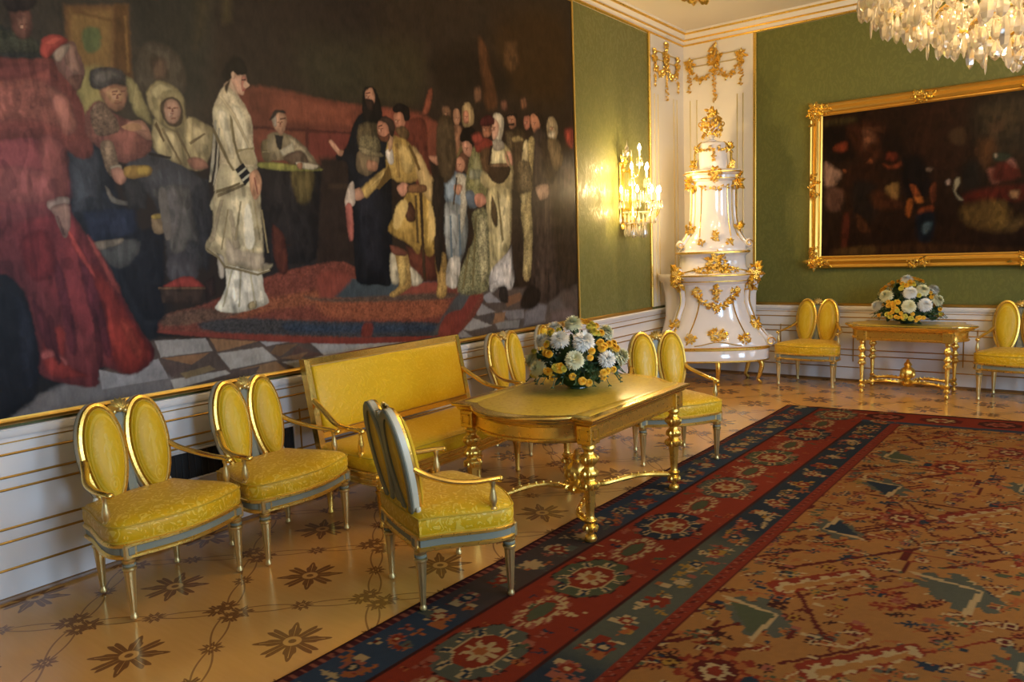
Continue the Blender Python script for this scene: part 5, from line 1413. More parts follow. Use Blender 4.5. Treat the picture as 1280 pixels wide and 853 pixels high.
# ================================================================== gilt tables
def make_table(name, label, loc, rz, lx, ly, bow, top_z=0.70, slim=1.0):
    t = thing(name, label, 'table', loc, rz)
    h = 0.045
    def outline(o, bw):
        """straight long sides, square corners, bowed ends along y"""
        X, Y = lx + h + o, ly + h + o; c = lx - h - 0.005 - o * 0.3; P = []
        P += [(X, -Y + 0.0), (X, Y), (c + 0.012, Y)]
        for i in range(15):
            x = c - 2 * c * i / 14; P.append((x, Y - 0.012 + bw * max(0.0, math.cos(PI / 2 * x / c)) ** 0.75 if abs(x) < c - 1e-6 else Y - 0.012))
        P += [(-c - 0.012, Y), (-X, Y), (-X, -Y), (-c - 0.012, -Y)]
        for i in range(15):
            x = -c + 2 * c * i / 14; P.append((x, -Y + 0.012 - (bw * max(0.0, math.cos(PI / 2 * x / c)) ** 0.75 if abs(x) < c - 1e-6 else 0)))
        P += [(c + 0.012, -Y)]
        return P
    top = MB(); L = []
    for o, z in ((-0.012, -0.050), (0.004, -0.046), (0.012, -0.038), (0.014, -0.030), (0.024, -0.024), (0.036, -0.014), (0.038, -0.006), (0.032, 0.0), (0.020, 0.002)):
        L.append([(x, y, top_z + z) for x, y in outline(o, bow + o * 0.4)])
    to = top.loft(L).build('tabletop', GOLD_BRIGHT, t)
    L = [[(x * k, y * k, top_z + z) for x, y in outline(0.0, bow)] for k, z in ((0.955, 0.0015), (0.953, 0.004), (0.945, 0.005))]
    MB().loft(L).build('damask_top', TABLE_TOP, to)
    ap = MB(); L = []
    for o, z in ((-0.030, -0.150), (-0.022, -0.150), (-0.016, -0.143), (-0.016, -0.132), (-0.026, -0.126), (-0.026, -0.066), (-0.018, -0.060), (-0.016, -0.048)):
        L.append([(x, y, top_z + z) for x, y in outline(o, bow + o * 0.3)])
    ao = ap.loft(L).build('apron', GOLD, t)
    for sx in (-1, 1):
        for sy in (-1, 1):
            x, y = sx * lx, sy * ly
            b = MB(); b.box((x, y, top_z - 0.100), (0.092, 0.092, 0.104), 0.004)
            for (ax, ay) in ((sx, 0), (0, sy)):
                for d, e, q in ((0, 0.026, 1), (0, -0.026, 1), (0.026, 0, 0), (-0.026, 0, 0)):
                    cx, cy = x + ax * 0.047, y + ay * 0.047
                    if q: b.box((cx, cy, top_z - 0.100 + e), (0.058 if ay else 0.008, 0.058 if ax else 0.008, 0.006))
                    else: b.box((cx + (d if ay else 0), cy + (d if ax else 0), top_z - 0.100), (0.006 if ay else 0.008, 0.006 if ax else 0.008, 0.058))
            b.build('corner_block', GOLD, ao)
            m = MB(); H = top_z - 0.150
            prof = [(.018, 0), (.030, .006), (.034, .020), (.030, .034), (.016, .044), (.016, .054), (.030, .062), (.038, .076), (.036, .090), (.022, .100), (.034, .112), (.038, .126), (.026, .136), (.022, .150), (.0245, .185), (.028, .230), (.032, .285), (.034, .300), (.044, .308), (.052, .322), (.050, .338), (.034, .348), (.030, .358), (.042, .372), (.046, .388), (.040, .404), (.028, .416), (.027, .430), (.042, .448), (.050, .466), (.048, .482), (.032, .496), (.026, .510), (.030, .522), (.040, .532), (.038, .546), (.030, .556)]
            prof = [(r * slim, z * H / 0.556) for r, z in prof]
            m.lathe(prof, 24, (x, y, 0), 6, 0.07, (0.15, 0.95 * H))
            for z, r, q in ((.322, .050, 9), (.470, .047, 9), (.080, .036, 8), (.388, .043, 8)):
                for j in range(q):
                    a = 2 * PI * j / q; leafy(m, (x + r * slim * .95 * math.cos(a), y + r * slim * .95 * math.sin(a), (z - .02) * H / .556), 0.036 * slim, (-math.sin(a), math.cos(a), 0), (0, 0, 1), (math.cos(a), math.sin(a), 0), PI / 2)
            m.build('leg', GOLD, t)
            # S-curved stretcher to the middle
            px, py = x * .93, y * .93; q = Vector((px, py, 0)); nrm = Vector((-py, px, 0)).normalized() * (sx * sy)
            pts = [Vector((x, y, .105)), q * .82 + nrm * .045 + Vector((0, 0, .110)), q * .55 - nrm * .01 + Vector((0, 0, .125)), q * .30 - nrm * .05 + Vector((0, 0, .118)), q * .10 + Vector((0, 0, .100))]
            st = MB(); c = spline([tuple(p) for p in pts], 6); st.tube(c, lambda k: .017 + .007 * math.sin(k * PI * 3) ** 2, 8, squash=.8)
            for k in range(3, len(c) - 2, 2): st.ball((c[k][0], c[k][1], c[k][2] + .015), .009, 6, 4)
            st.build('stretcher', GOLD, t)
    hub = MB(); hub.lathe([(.02, .055), (.05, .068), (.065, .085), (.07, .10), (.06, .115), (.035, .125), (.025, .135), (.045, .150), (.062, .175), (.066, .205), (.058, .235), (.036, .255), (.028, .265), (.040, .280), (.030, .300), (.014, .315), (.018, .325), (.004, .340)], 20, (0, 0, 0), 8, .09, (.14, .26))
    for j in range(10):
        a = 2 * PI * j / 10; leafy(hub, (.055 * math.cos(a), .055 * math.sin(a), .15), .06, (-math.sin(a), math.cos(a), 0), (0, 0, 1), (math.cos(a), math.sin(a), 0), PI / 2)
        scroll(hub, (.075 * math.cos(a), .075 * math.sin(a), .10), .022, (math.cos(a), math.sin(a), 0), (0, 0, 1), 1.1, .3)
    hub.build('urn_finial', GOLD, t)
    return t
def table_top_mat():
    m = Mat('ochre_damask_tabletop', (0.60, 0.40, 0.05), 0.25)
    w, w2 = m.noise(6, 2), m.noise(9, 2, .5, .5)
    p = ((w * 40).sin() * (w2 * 36).cos()).step(.3, .5)
    m.colour(m.mix(p * .5, (0.64, 0.43, 0.050), (0.50, 0.32, 0.035))); m.bump(p, .06, .003)
    return m.m
TABLE_TOP = table_top_mat()
make_table('salon_table', 'large gilt table with a bowed end and ornate turned legs in front of the sofa', (1.585, -5.03, 0.0055), 0.0, 0.415, 0.515, 0.165)
make_table('console_table', 'gilt table with bowed ends and urn stretcher against the far wall', (2.64, -0.42, 0), PI / 2, 0.235, 0.385, 0.14, 0.70, 0.68)

# ================================================================== flower bowls
def mum_mesh(seed, r, rows, petal):
    R = random.Random(seed); m = MB()
    for k in range(rows):
        el = math.radians(-18 + 100 * k / (rows - 1)); n = max(5, int(26 * math.cos(el * 0.92) + 4))
        for j in range(n):
            a = 2 * PI * (j + 0.5 * (k % 2)) / n + R.uniform(-.05, .05); e = el + R.uniform(-.08, .08); L = r * R.uniform(.88, 1.06) * (1 - .16 * k / rows)
            d = Vector((math.cos(a) * math.cos(e), math.sin(a) * math.cos(e), math.sin(e))); s = Vector((-math.sin(a), math.cos(a), 0)); u = d.cross(s) * -1
            w = r * petal
            p = [d * (L * .25) + s * w * .4, d * (L * .25) - s * w * .4, d * (L * .68) + s * w + u * (-.02 * r), d * (L * .68) - s * w + u * (-.02 * r), d * L + u * (.10 * r)]
            c = d * (L * .6) + u * (-.10 * r)
            m.add([tuple(q) for q in p + [c]], [(0, 1, 5), (0, 5, 2), (1, 3, 5), (2, 5, 4), (3, 4, 5)])
    m.ball((0, 0, 0), r * .45, 8, 6)
    return m
def rose_mesh(seed, r):
    R = random.Random(seed); m = MB()
    for k, (n, el, q) in enumerate(((6, 5, 1.0), (5, 32, .9), (4, 58, .7))):
        for j in range(n):
            a = 2 * PI * j / n + k * .5; e = math.radians(el)
            d = Vector((math.cos(a) * math.cos(e), math.sin(a) * math.cos(e), math.sin(e)))
            M0 = m.M; m.ball(d * (r * .55 * q), (r * .50, r * .50, r * .42), 7, 5)
    m.ball((0, 0, r * .35), r * .45, 7, 5)
    return m
def place(o, p, d, roll):
    """stand a flower at p facing along d"""
    o.rotation_euler = Vector(d).to_track_quat('Z', 'Y').to_euler(); o.location = p
def flower_bowl(name, label, loc, rx, rz_, seed, mums, roses):
    R = random.Random(seed)
    t = thing(name, label, 'flower arrangement', loc)
    b = MB().lathe([(.062, 0), (.068, .004), (.066, .012), (.045, .018), (.050, .028), (.095, .060), (.135, .095), (.148, .120), (.140, .122), (.125, .098), (.085, .065), (.02, .05)], 28)
    b.build('glass_bowl', BOWL_GLASS, t)
    cz = .13
    dome = lambda a, e, k=1.0: (rx * k * math.cos(a) * math.cos(e), rx * k * math.sin(a) * math.cos(e), cz + rz_ * k * math.sin(e))
    f = MB()
    for i in range(150):
        a, e = R.uniform(0, 2 * PI), math.asin(R.uniform(-.28, .97)); k = R.uniform(.55, .88); p = Vector(dome(a, e, k)); d = (p - Vector((0, 0, cz * .6))).normalized()
        s = d.cross(Vector((R.uniform(-1, 1), R.uniform(-1, 1), R.uniform(-1, 1)))).normalized(); L = R.uniform(.06, .11)
        leafy(f, p - d * .02, L, d * .8 + s * .1, s, d.cross(s), R.uniform(-.9, .9))
    for i in range(34):                                  # fern sprays falling over the rim
        a = 2 * PI * i / 34 + R.uniform(-.1, .1); q = R.uniform(.85, 1.12); c = []
        for k in range(7):
            u = k / 6; c.append((rx * q * (.35 + .72 * u) * math.cos(a), rx * q * (.35 + .72 * u) * math.sin(a), cz + .05 * math.sin(u * 2.2) - R.uniform(.04, .055) * u * u * 2.0))
        f.tube(c, .003, 4)
        for k in range(1, 7):
            d = (Vector(c[k]) - Vector(c[k - 1])).normalized(); s = d.cross(Vector((0, 0, 1))).normalized(); n_ = s.cross(d)
            for g in (-1, 1): leafy(f, c[k], .045 * (1.15 - k / 8), d, s, n_, g * .9)
    f.ball((0, 0, cz + .01), (rx * .55, rx * .55, rz_ * .5), 12, 8)
    f.v = [(x, y, max(z, .012 + .006 * math.sin(x * 90))) for x, y, z in f.v]
    tag(f.build('foliage', LEAF, t), kind='stuff')
    s = MB()
    for i in range(26):
        a, e = R.uniform(0, 2 * PI), math.asin(R.uniform(0, .9)); c = Vector(dome(a, e, .98))
        for j in range(9): s.ball(tuple(c + Vector((R.uniform(-.025, .025), R.uniform(-.025, .025), R.uniform(-.025, .025)))), .0045, 4, 3)
    tag(s.build('filler_sprigs', SPRIG, t), kind='stuff')
    base = {}
    def flower(kind, mat, mk, size, a, e, k, nm):
        if (kind, mat.name) not in base:
            o = mk().build(nm, mat, t, 60); base[(kind, mat.name)] = o
        else:
            o = base[(kind, mat.name)].copy(); COL.objects.link(o); o.parent = t
        o.scale = (size,) * 3; p = Vector(dome(a, e, k)); place(o, p, (p - Vector((0, 0, cz * .3))), 0)
    for a, e, size, col in mums:
        flower('m', (PETAL_WHITE, PETAL_CREAM)[col], lambda: mum_mesh(3 + col, .062, 8, .11 if not col else .16), size, math.radians(a), math.radians(e), .99, 'chrysanthemum')
    for a, e, size, col in roses:
        flower('r', (PETAL_YELLOW, PETAL_LEMON)[col], lambda: mum_mesh(5 + col, .0275, 5, .34), size, math.radians(a), math.radians(e), 1.02, 'spray_rose')
    return t
# bearings are degrees round the bowl; the camera stands toward -57 degrees
def clusters(seed, mums, n):
    R = random.Random(seed); out = []
    while len(out) < n:
        a, e = R.uniform(-180, 180), math.degrees(math.asin(R.uniform(-.12, .96)))
        for j in range(R.choice((2, 3, 4, 5))):
            q = (a + R.uniform(-10, 10), e + R.uniform(-9, 9), R.uniform(.75, 1.08), 1 if R.random() < .3 else 0)
            v = lambda x, y: Vector((math.cos(math.radians(x)) * math.cos(math.radians(y)), math.sin(math.radians(x)) * math.cos(math.radians(y)), math.sin(math.radians(y))))
            if all(v(q[0], q[1]).angle(v(m[0], m[1])) > .215 * m[2] for m in mums): out.append(q)
    return out[:n]
CAMB = -57
m1 = [(CAMB + 12, 42, 1.25, 0), (CAMB - 30, 45, 1.12, 0), (CAMB - 3, 18, 1.05, 1), (CAMB + 42, 16, 1.0, 0), (CAMB - 20, 80, 1.1, 1), (CAMB + 85, 50, 1.05, 1), (CAMB - 78, 40, 1.0, 0), (CAMB - 58, 4, 1.0, 1),
      (CAMB - 90, 10, 1.1, 1), (CAMB + 80, 14, 1.1, 1), (CAMB - 110, 60, 1.0, 0), (CAMB + 150, 40, 1.1, 0), (CAMB + 180, 15, 1.1, 1), (CAMB - 140, 25, 1.0, 0), (CAMB + 125, 12, 1.0, 0)]
flower_bowl('flower_arrangement', 'big mound of white and yellow flowers in a glass bowl on the salon table', (1.53, -4.91, 0.7120), .285, .285, 21, m1, clusters(2, m1, 96))
m2 = [(-75, 38, 1.2, 0), (-45, 42, 1.15, 1), (-78, 12, 1.2, 1), (-48, 14, 1.25, 0), (-92, 80, 1.1, 0), (-128, 30, 1.2, 1), (-150, 10, 1.1, 0), (-12, 20, 1.1, 1), (20, 40, 1.1, 0), (60, 20, 1.1, 1), (110, 35, 1.1, 0), (160, 30, 1.1, 1)]
flower_bowl('flower_arrangement', 'mound of white and yellow flowers in a dark bowl on the far console table', (2.62, -0.40, 0.7065), .30, .32, 22, m2, clusters(4, m2, 92))
# ================================================================== the ceramic stove
def make_stove():
    t = thing('ceramic_stove', 'tall white and gold ceramic stove with an urn on top in the corner', 'stove', (0.635, -0.635, 0), 0.558)
    E_ = 0.52
    def loop(w, f, b, z, n=44):
        P = []
        for i in range(n):
            a = 2 * PI * i / n; c, s = math.cos(a), math.sin(a)
            x = w * math.copysign(abs(c) ** E_, c); y = (f if s < 0 else b) * math.copysign(abs(s) ** E_, s)
            P.append((x, y - (0.05 * f / 0.3 * math.cos(PI / 2 * x / w) if s < 0 else 0), z))
        return P
    def prof_at(prof, z):
        for (z0, w0, f0), (z1, w1, f1) in zip(prof, prof[1:]):
            if z0 <= z <= z1:
                q = (z - z0) / max(1e-6, z1 - z0); return w0 + (w1 - w0) * q, f0 + (f1 - f0) * q
        return prof[-1][1:]
    def surf(prof, x, z):
        w, f = prof_at(prof, z); q = min(0.999, abs(x / w))
        return -(f * (1 - q ** (2 / E_)) ** (E_ / 2) + 0.05 * f / 0.3 * math.cos(PI / 2 * x / w))
    def body(name, prof, b, mat=CERAMIC, par=t): return MB().loft([loop(w, f, b * f / prof[0][2] if f < prof[0][2] else b, z) for z, w, f in prof]).build(name, mat, par)
    def band(mb, w, f, b, z, r): mb.tube([p for p in loop(w, f, b, z)], r, 6, True)
    BK = .24
    PL = [(.268, .60, .33), (.278, .615, .345), (.395, .615, .345), (.41, .60, .335)]
    LO = [(.41, .600, .335), (.44, .605, .340), (.50, .575, .325), (.58, .510, .30), (.68, .440, .275), (.80, .395, .255), (.92, .355, .243), (1.06, .356, .245), (1.13, .372, .255)]
    CO = [(1.13, .372, .255), (1.15, .40, .27), (1.19, .415, .28), (1.215, .452, .305), (1.245, .457, .31), (1.255, .43, .29)]
    PE = [(1.255, .40, .275), (1.34, .365, .25), (1.43, .355, .245), (1.455, .37, .255), (1.47, .395, .275), (1.50, .395, .275), (1.512, .37, .26)]
    UP = [(1.512, .370, .255), (1.57, .360, .252), (1.62, .315, .23), (1.70, .262, .205), (1.80, .230, .185), (1.95, .216, .178), (2.22, .214, .178), (2.27, .228, .188)]
    UC = [(2.27, .228, .188), (2.29, .255, .205), (2.335, .260, .208), (2.355, .30, .23), (2.385, .305, .235), (2.40, .27, .21)]
    CA = [(2.40, .180, .155), (2.46, .172, .15), (2.58, .165, .143), (2.655, .155, .135), (2.695, .15, .12), (2.715, .10, .08), (2.725, .05, .045)]
    pl = body('plinth', PL, BK); lo = body('lower_body', LO, BK); co = body('cornice', CO, .22); pe = body('pediment', PE, .20); up = body('upper_body', UP, .19); uc = body('upper_cornice', UC, .16); ca = body('dome', CA, .12)
    g = MB(); band(g, .605, .338, BK, .276, .014); band(g, .612, .345, BK, .415, .020); g.build('gilt_moulding', GOLD, pl)
    g = MB(); band(g, .456, .309, .22, 1.232, .010); band(g, .41, .278, .22, 1.165, .006); g.build('gilt_moulding', GOLD, co)
    g = MB(); band(g, .396, .276, .20, 1.486, .013); g.build('gilt_moulding', GOLD, pe)
    g = MB(); band(g, .304, .233, .16, 2.370, .010); band(g, .258, .207, .16, 2.30, .006); g.build('gilt_moulding', GOLD, uc)
    # rear wing toward the left wall
    W_ = [(.26, .24, .14), (.42, .25, .15), (.55, .20, .12), (.75, .15, .10), (1.0, .155, .10), (1.15, .19, .12), (1.20, .23, .14), (1.25, .235, .14)]
    wl = [[(x - .365, y + .15, z) for x, y, z in loop(w, f, .06, z)] for z, w, f in W_]
    wg = MB().loft(wl).build('rear_wing', CERAMIC, t)
    wl = [[(-(x - .365), y + .15, z) for x, y, z in loop(w, f, .06, z)][::-1] for z, w, f in W_]
    MB().loft(wl).build('rear_wing', CERAMIC, t)
    X, Z, Y = (1, 0, 0), (0, 0, 1), (0, -1, 0)
    def orn(name, prof, par, lst):
        m = MB()
        for (x, z, w, h, sd, n, lf) in lst:
            rocaille(m, (x, surf(prof, x, z) - .010, z), w, h, X, Z, Y, sd, int(n * 2.6), lf * .60)
        m.build(name, GOLD, par)
    orn('cartouche', PE, t, [(0, 1.36, .13, .15, 1, 34, .07), (.0, 1.27, .16, .05, 2, 16, .055), (-.16, 1.295, .10, .03, 3, 9, .045), (.16, 1.295, .10, .03, 4, 9, .045)])
    orn('cartouche', LO, t, [(0, .565, .105, .085, 5, 26, .06)])
    orn('shell_ornament', LO, t, [(-.30, .53, .065, .075, 6, 16, .05)])
    orn('shell_ornament', LO, t, [(.30, .53, .065, .075, 7, 16, .05)])
    orn('shell_ornament', LO, t, [(-.21, 1.06, .055, .05, 8, 14, .045)])
    orn('shell_ornament', LO, t, [(.21, 1.06, .055, .05, 9, 14, .045)])
    orn('floral_drop', LO, t, [(0, 1.07, .05, .07, 10, 16, .045), (0, .97, .03, .05, 11, 8, .04), (0, .86, .035, .05, 12, 10, .04)])
    m = MB()
    for s in (-1, 1):
        for k in range(9):
            q = k / 8; x = s * (.21 - .20 * q); z = 1.02 - .13 * math.sin(PI * q * .62)
            rocaille(m, (x, surf(LO, x, z) - .008, z), .02, .02, X, Z, Y, 90 + k + 20 * (s > 0), 3, .040)
    m.build('garland', GOLD, t)
    m = MB()
    for s in (-1, 1):
        c = []
        for k in range(9):
            z = .56 + .44 * k / 8; x = s * (.315 - .135 * math.sin(PI / 2 * k / 8)); c.append((x, surf(LO, x, z) - .004, z))
        m.tube(c, .007, 6)
        c = []
        for k in range(9):
            z = 1.66 + .55 * k / 8; x = s * (.14 + .03 * (1 - k / 8) ** 2); c.append((x, surf(UP, x, z) - .004, z))
        m.tube(c, .005, 6)
    c = [];
    for k in range(13):
        x = -.26 + .52 * k / 12; z = .475 + .02 * math.cos(x * 12); c.append((x, surf(LO, x, z) - .004, z))
    m.tube(c, .006, 6)
    c = []
    for k in range(13):
        x = -.40 + .80 * k / 12; z = 1.265 + .075 * max(0.0, math.cos(PI / 2 * x / .40)) ** 1.5; c.append((x, surf(PE, x, min(z, 1.34)) - .012, z))
    m.tube(c, .008, 6); m.build('gilt_line', GOLD_BRIGHT, t)
    orn('shell_ornament', UP, t, [(0, 1.66, .035, .085, 13, 16, .045)]); orn('shell_ornament', UP, t, [(-.15, 1.60, .04, .035, 14, 9, .04)]); orn('shell_ornament', UP, t, [(.15, 1.60, .04, .035, 15, 9, .04)])
    orn('cartouche', UC, t, [(0, 2.345, .075, .075, 16, 20, .055), (0, 2.29, .045, .05, 17, 8, .04)])
    m = MB()
    for q in range(7):
        x = -.13 + .26 * q / 6; z = 2.205 - .02 * math.sin(PI * q / 6); rocaille(m, (x, surf(UP, x, z) - .006, z), .02, .018, X, Z, Y, 130 + q, 3, .03)
    m.build('garland', GOLD, t)
    m = MB()
    for k in range(7): rocaille(m, (0, surf(CA, 0, 2.62 - k * .022) - .006, 2.62 - k * .022), .012, .012, X, Z, Y, 140 + k, 3, .026)
    for s in (-1, 1):
        for k in range(4): rocaille(m, (s * (.05 + .03 * k), surf(CA, s * (.05 + .03 * k), 2.63) - .006, 2.635 - .018 * math.sin(k)), .016, .016, X, Z, Y, 150 + k, 3, .03)
    m.build('garland', GOLD, t)
    # scrolled corner pilasters
    for s in (-1, 1):
        for prof, zs, nm, rad in ((LO, (.46, .51, .58, .68, .80, .92, 1.04, 1.14), 'corner_scroll', .045), (UP, (1.56, 1.60, 1.66, 1.74, 1.85, 2.0, 2.15, 2.26), 'corner_scroll', .034)):
            c = []
            for z in zs:
                w, f = prof_at(prof, z); c.append((s * (w * .955 + .018), surf(prof, w * .86, z) * .72, z))
            m = MB(); m.tube(spline(c, 4), lambda q: rad * (1.15 - .25 * q), 10)
            b0 = c[0]; m.ball((b0[0] + s * .012, b0[1] - .01, b0[2] + .02), (rad * 1.35, rad * 1.35, rad * 1.5), 12, 8)
            o = m.build(nm, CERAMIC, t)
            g = MB(); off = spline([(x + s * rad * .55, y - rad * .9, z) for x, y, z in c], 4); g.tube(off, .007, 6)
            off = spline([(x - s * rad * .75, y - rad * .75, z) for x, y, z in c], 4); g.tube(off, .005, 6)
            scroll(g, (b0[0] + s * .012, b0[1] - .01 - rad * 1.3, b0[2] + .02), rad * 1.1, X, Z, 1.3, .14, s)
            k = 3
            rocaille(g, (c[k][0], c[k][1] - rad, c[k][2]), .035, .07, X, Z, Y, 160 + int(s) + int(100 * rad), 14, .05)
            rocaille(g, (c[-1][0] + s * .01, c[-1][1] - rad * .8, c[-1][2] + .01), rad * 1.5, .085, X, Z, Y, 170 + int(s) + int(100 * rad), 20, .055)
            rocaille(g, (c[-1][0] + s * .03, c[-1][1], c[-1][2] + .01), rad * 1.5, .085, Y, Z, (s, 0, 0), 180 + int(s) + int(100 * rad), 14, .055)
            rocaille(g, (c[k][0] + s * rad, c[k][1], c[k][2]), .03, .07, Y, Z, (s, 0, 0), 190 + int(s), 10, .05)
            g.build('gilt_foliage', GOLD, o)
        # scroll tops on the cornice
        m = MB(); m.tube([(s * .41, -.24, 1.27), (s * .42, -.10, 1.27)], .05, 14); o = m.build('cornice_volute', CERAMIC, t)
        g = MB(); scroll(g, (s * .41, -.245, 1.27), .055, X, Z, 1.4, .14, s); rocaille(g, (s * .425, -.25, 1.25), .06, .10, X, Z, Y, 200 + s, 26, .065); rocaille(g, (s * .46, -.2, 1.25), .05, .10, Y, Z, (s, 0, 0), 205 + s, 14, .06); g.build('gilt_foliage', GOLD, o)
        # brackets beside the dome
        m = MB(); m.tube(spline([(s * .205, -.11, 2.42), (s * .195, -.11, 2.50), (s * .195, -.11, 2.58), (s * .165, -.10, 2.66), (s * .12, -.08, 2.70)], 5), .014, 8)
        rocaille(m, (s * .205, -.13, 2.45), .03, .05, X, Z, Y, 210 + s, 12, .045); rocaille(m, (s * .175, -.12, 2.63), .03, .05, X, Z, Y, 215 + s, 10, .04); m.build('dome_bracket', GOLD_BRIGHT, t)
    # urn
    u = MB().lathe([(.05, 0), (.052, .012), (.025, .022), (.024, .04), (.06, .065), (.092, .11), (.100, .16), (.085, .205), (.055, .23), (.06, .24), (.05, .25), (.03, .262)], 24, (0, -.01, 2.722)).build('urn', CERAMIC, t)
    g = MB()
    for k in range(9):
        a = -PI + PI * k / 8; d = (math.cos(a), math.sin(a), 0); e = (-math.sin(a), math.cos(a), 0)
        rocaille(g, (.098 * d[0], .098 * d[1] - .01, 2.90), .04, .055, e, Z, d, 220 + k, 6, .042); rocaille(g, (.085 * d[0], .085 * d[1] - .01, 2.80), .035, .03, e, Z, d, 240 + k, 4, .038)
    for s in (-1, 1): scroll(g, (s * .115, -.01, 2.915), .045, X, Z, 1.2, .22, s, PI / 2)
    rocaille(g, (0, -.02, 2.985), .07, .04, X, Z, Y, 260, 18, .055); rocaille(g, (0, -.02, 3.04), .035, .05, X, Z, Y, 261, 14, .045); g.ball((0, -.01, 3.03), (.03, .03, .045), 10, 6)
    g.build('gilt_flowers', GOLD, u)
    for x, y in ((0, -.36), (-.48, -.22), (.48, -.22), (-.42, .16), (.42, .16)):
        m = MB(); d = Vector((x, y, 0)).normalized() if (x or y) else Vector((0, -1, 0))
        c = [(x, y, .275), (x + d.x * .03, y + d.y * .03, .21), (x + d.x * .005, y + d.y * .005, .10), (x - d.x * .012, y - d.y * .012, .045), (x + d.x * .018, y + d.y * .018, .012)]
        m.tube(spline(c, 5), lambda q: .036 - .026 * q + .012 * q ** 6, 10); m.ball((x + d.x * .02, y + d.y * .02, .012), (.022, .022, .012), 8, 5)
        m.build('leg', GOLD, t)
    return t
make_stove()

# ================================================================== gilt garlands, rosette
def garland(name, label, half, centre, ex, en, zt, seeds):
    t = thing(name, label, 'garland', centre, 0, 'gilt stucco garlands'); Z = (0, 0, 1); ex, en = Vector(ex), Vector(en)
    P = lambda h, z, d=.012: tuple(ex * h + Vector((0, 0, z)) + en * d)
    m = MB()
    for z, r in ((3.80, 1), (3.71, 1)): m.tube([P(-half, z), P(half, z)], .006, 6)
    m.build('rail', GOLD_PALE, t)
    m = MB(); rocaille(m, P(0, 3.76), .08, .085, ex, Z, en, seeds, 40, .042); rocaille(m, P(0, 3.88), .06, .05, ex, Z, en, seeds + 1, 16, .040); m.build('centre_bouquet', GOLD, t)
    for s in (-1, 1):
        m = MB(); rocaille(m, P(s * half, 3.74), .055, .075, ex, Z, en, seeds + 2, 30, .038); m.build('bow', GOLD, t)
        m = MB()
        for k in range(13):
            q = k / 12; rocaille(m, P(s * half * (1 - q), 3.70 - .16 * math.sin(PI * q)), .022, .022, ex, Z, en, seeds + 10 + k, 4, .034)
        m.build('swag', GOLD, t)
        m = MB()
        for k in range(9): rocaille(m, P(s * half, 3.66 - k * .032), .014, .016, ex, Z, en, seeds + 30 + k, 3, .028)
        m.build('drop', GOLD, t)
    m = MB()
    for k in range(12): rocaille(m, P(0, 3.66 - k * .034), .016, .016, ex, Z, en, seeds + 50 + k, 3, .030)
    m.build('drop', GOLD, t); return t
garland('gilt_garland', 'gilt stucco garland on the narrow cream panel left of the corner', .30, (.020, -.505, 0), (0, 1, 0), (1, 0, 0), 3.9, 300)
garland('gilt_garland', 'gilt stucco garland on the cream panel above the stove urn', .32, (.427, -.020, 0), (1, 0, 0), (0, -1, 0), 3.9, 400)
t = thing('ceiling_ornament', 'gilt stucco ornament on the white ceiling near the corner', 'ornament', (.72, -1.22, ROOM_H))
m = MB(); rocaille(m, (0, 0, -.012), .14, .14, (1, 0, 0), (0, -1, 0), (0, 0, -1), 500, 34, .09); m.build('foliage', GOLD, t)
m = MB(); m.lathe([(.05, -.03), (.07, -.02), (.08, 0.0)], 16); m.build('boss', GOLD, t)

# ================================================================== crystal lamps
def prism(m, c, L, w, n=6, tw=0.0):
    """a cut drop hanging from c, with a small bead above it"""
    prof = [(.10 * w, 0), (.42 * w, -.16 * L), (.80 * w, -.44 * L), (w, -.68 * L), (.70 * w, -.88 * L), (.08 * w, -L)]
    m.loft([[(c[0] + r * math.cos(2 * PI * j / n + tw), c[1] + r * math.sin(2 * PI * j / n + tw) * .62, c[2] + z) for j in range(n)] for r, z in prof])
    m.ball((c[0], c[1], c[2] + .35 * w), .45 * w, 6, 4)
def candle(par, x, y, z, h, r=.009):
    MB().lathe([(.010, -.012), (.024, -.004), (.026, 0), (.012, .003)], 12, (x, y, z)).build('candle_cup', GOLD_BRIGHT, par)
    MB().lathe([(r, 0), (r, h)], 10, (x, y, z)).build('candle', CANDLE, par)
    MB().lathe([(r * .8, 0), (r * 1.8, .018), (r * 2.0, .032), (r * 1.2, .056), (.001, .076)], 10, (x, y, z + h)).build('bulb', BULB, par)

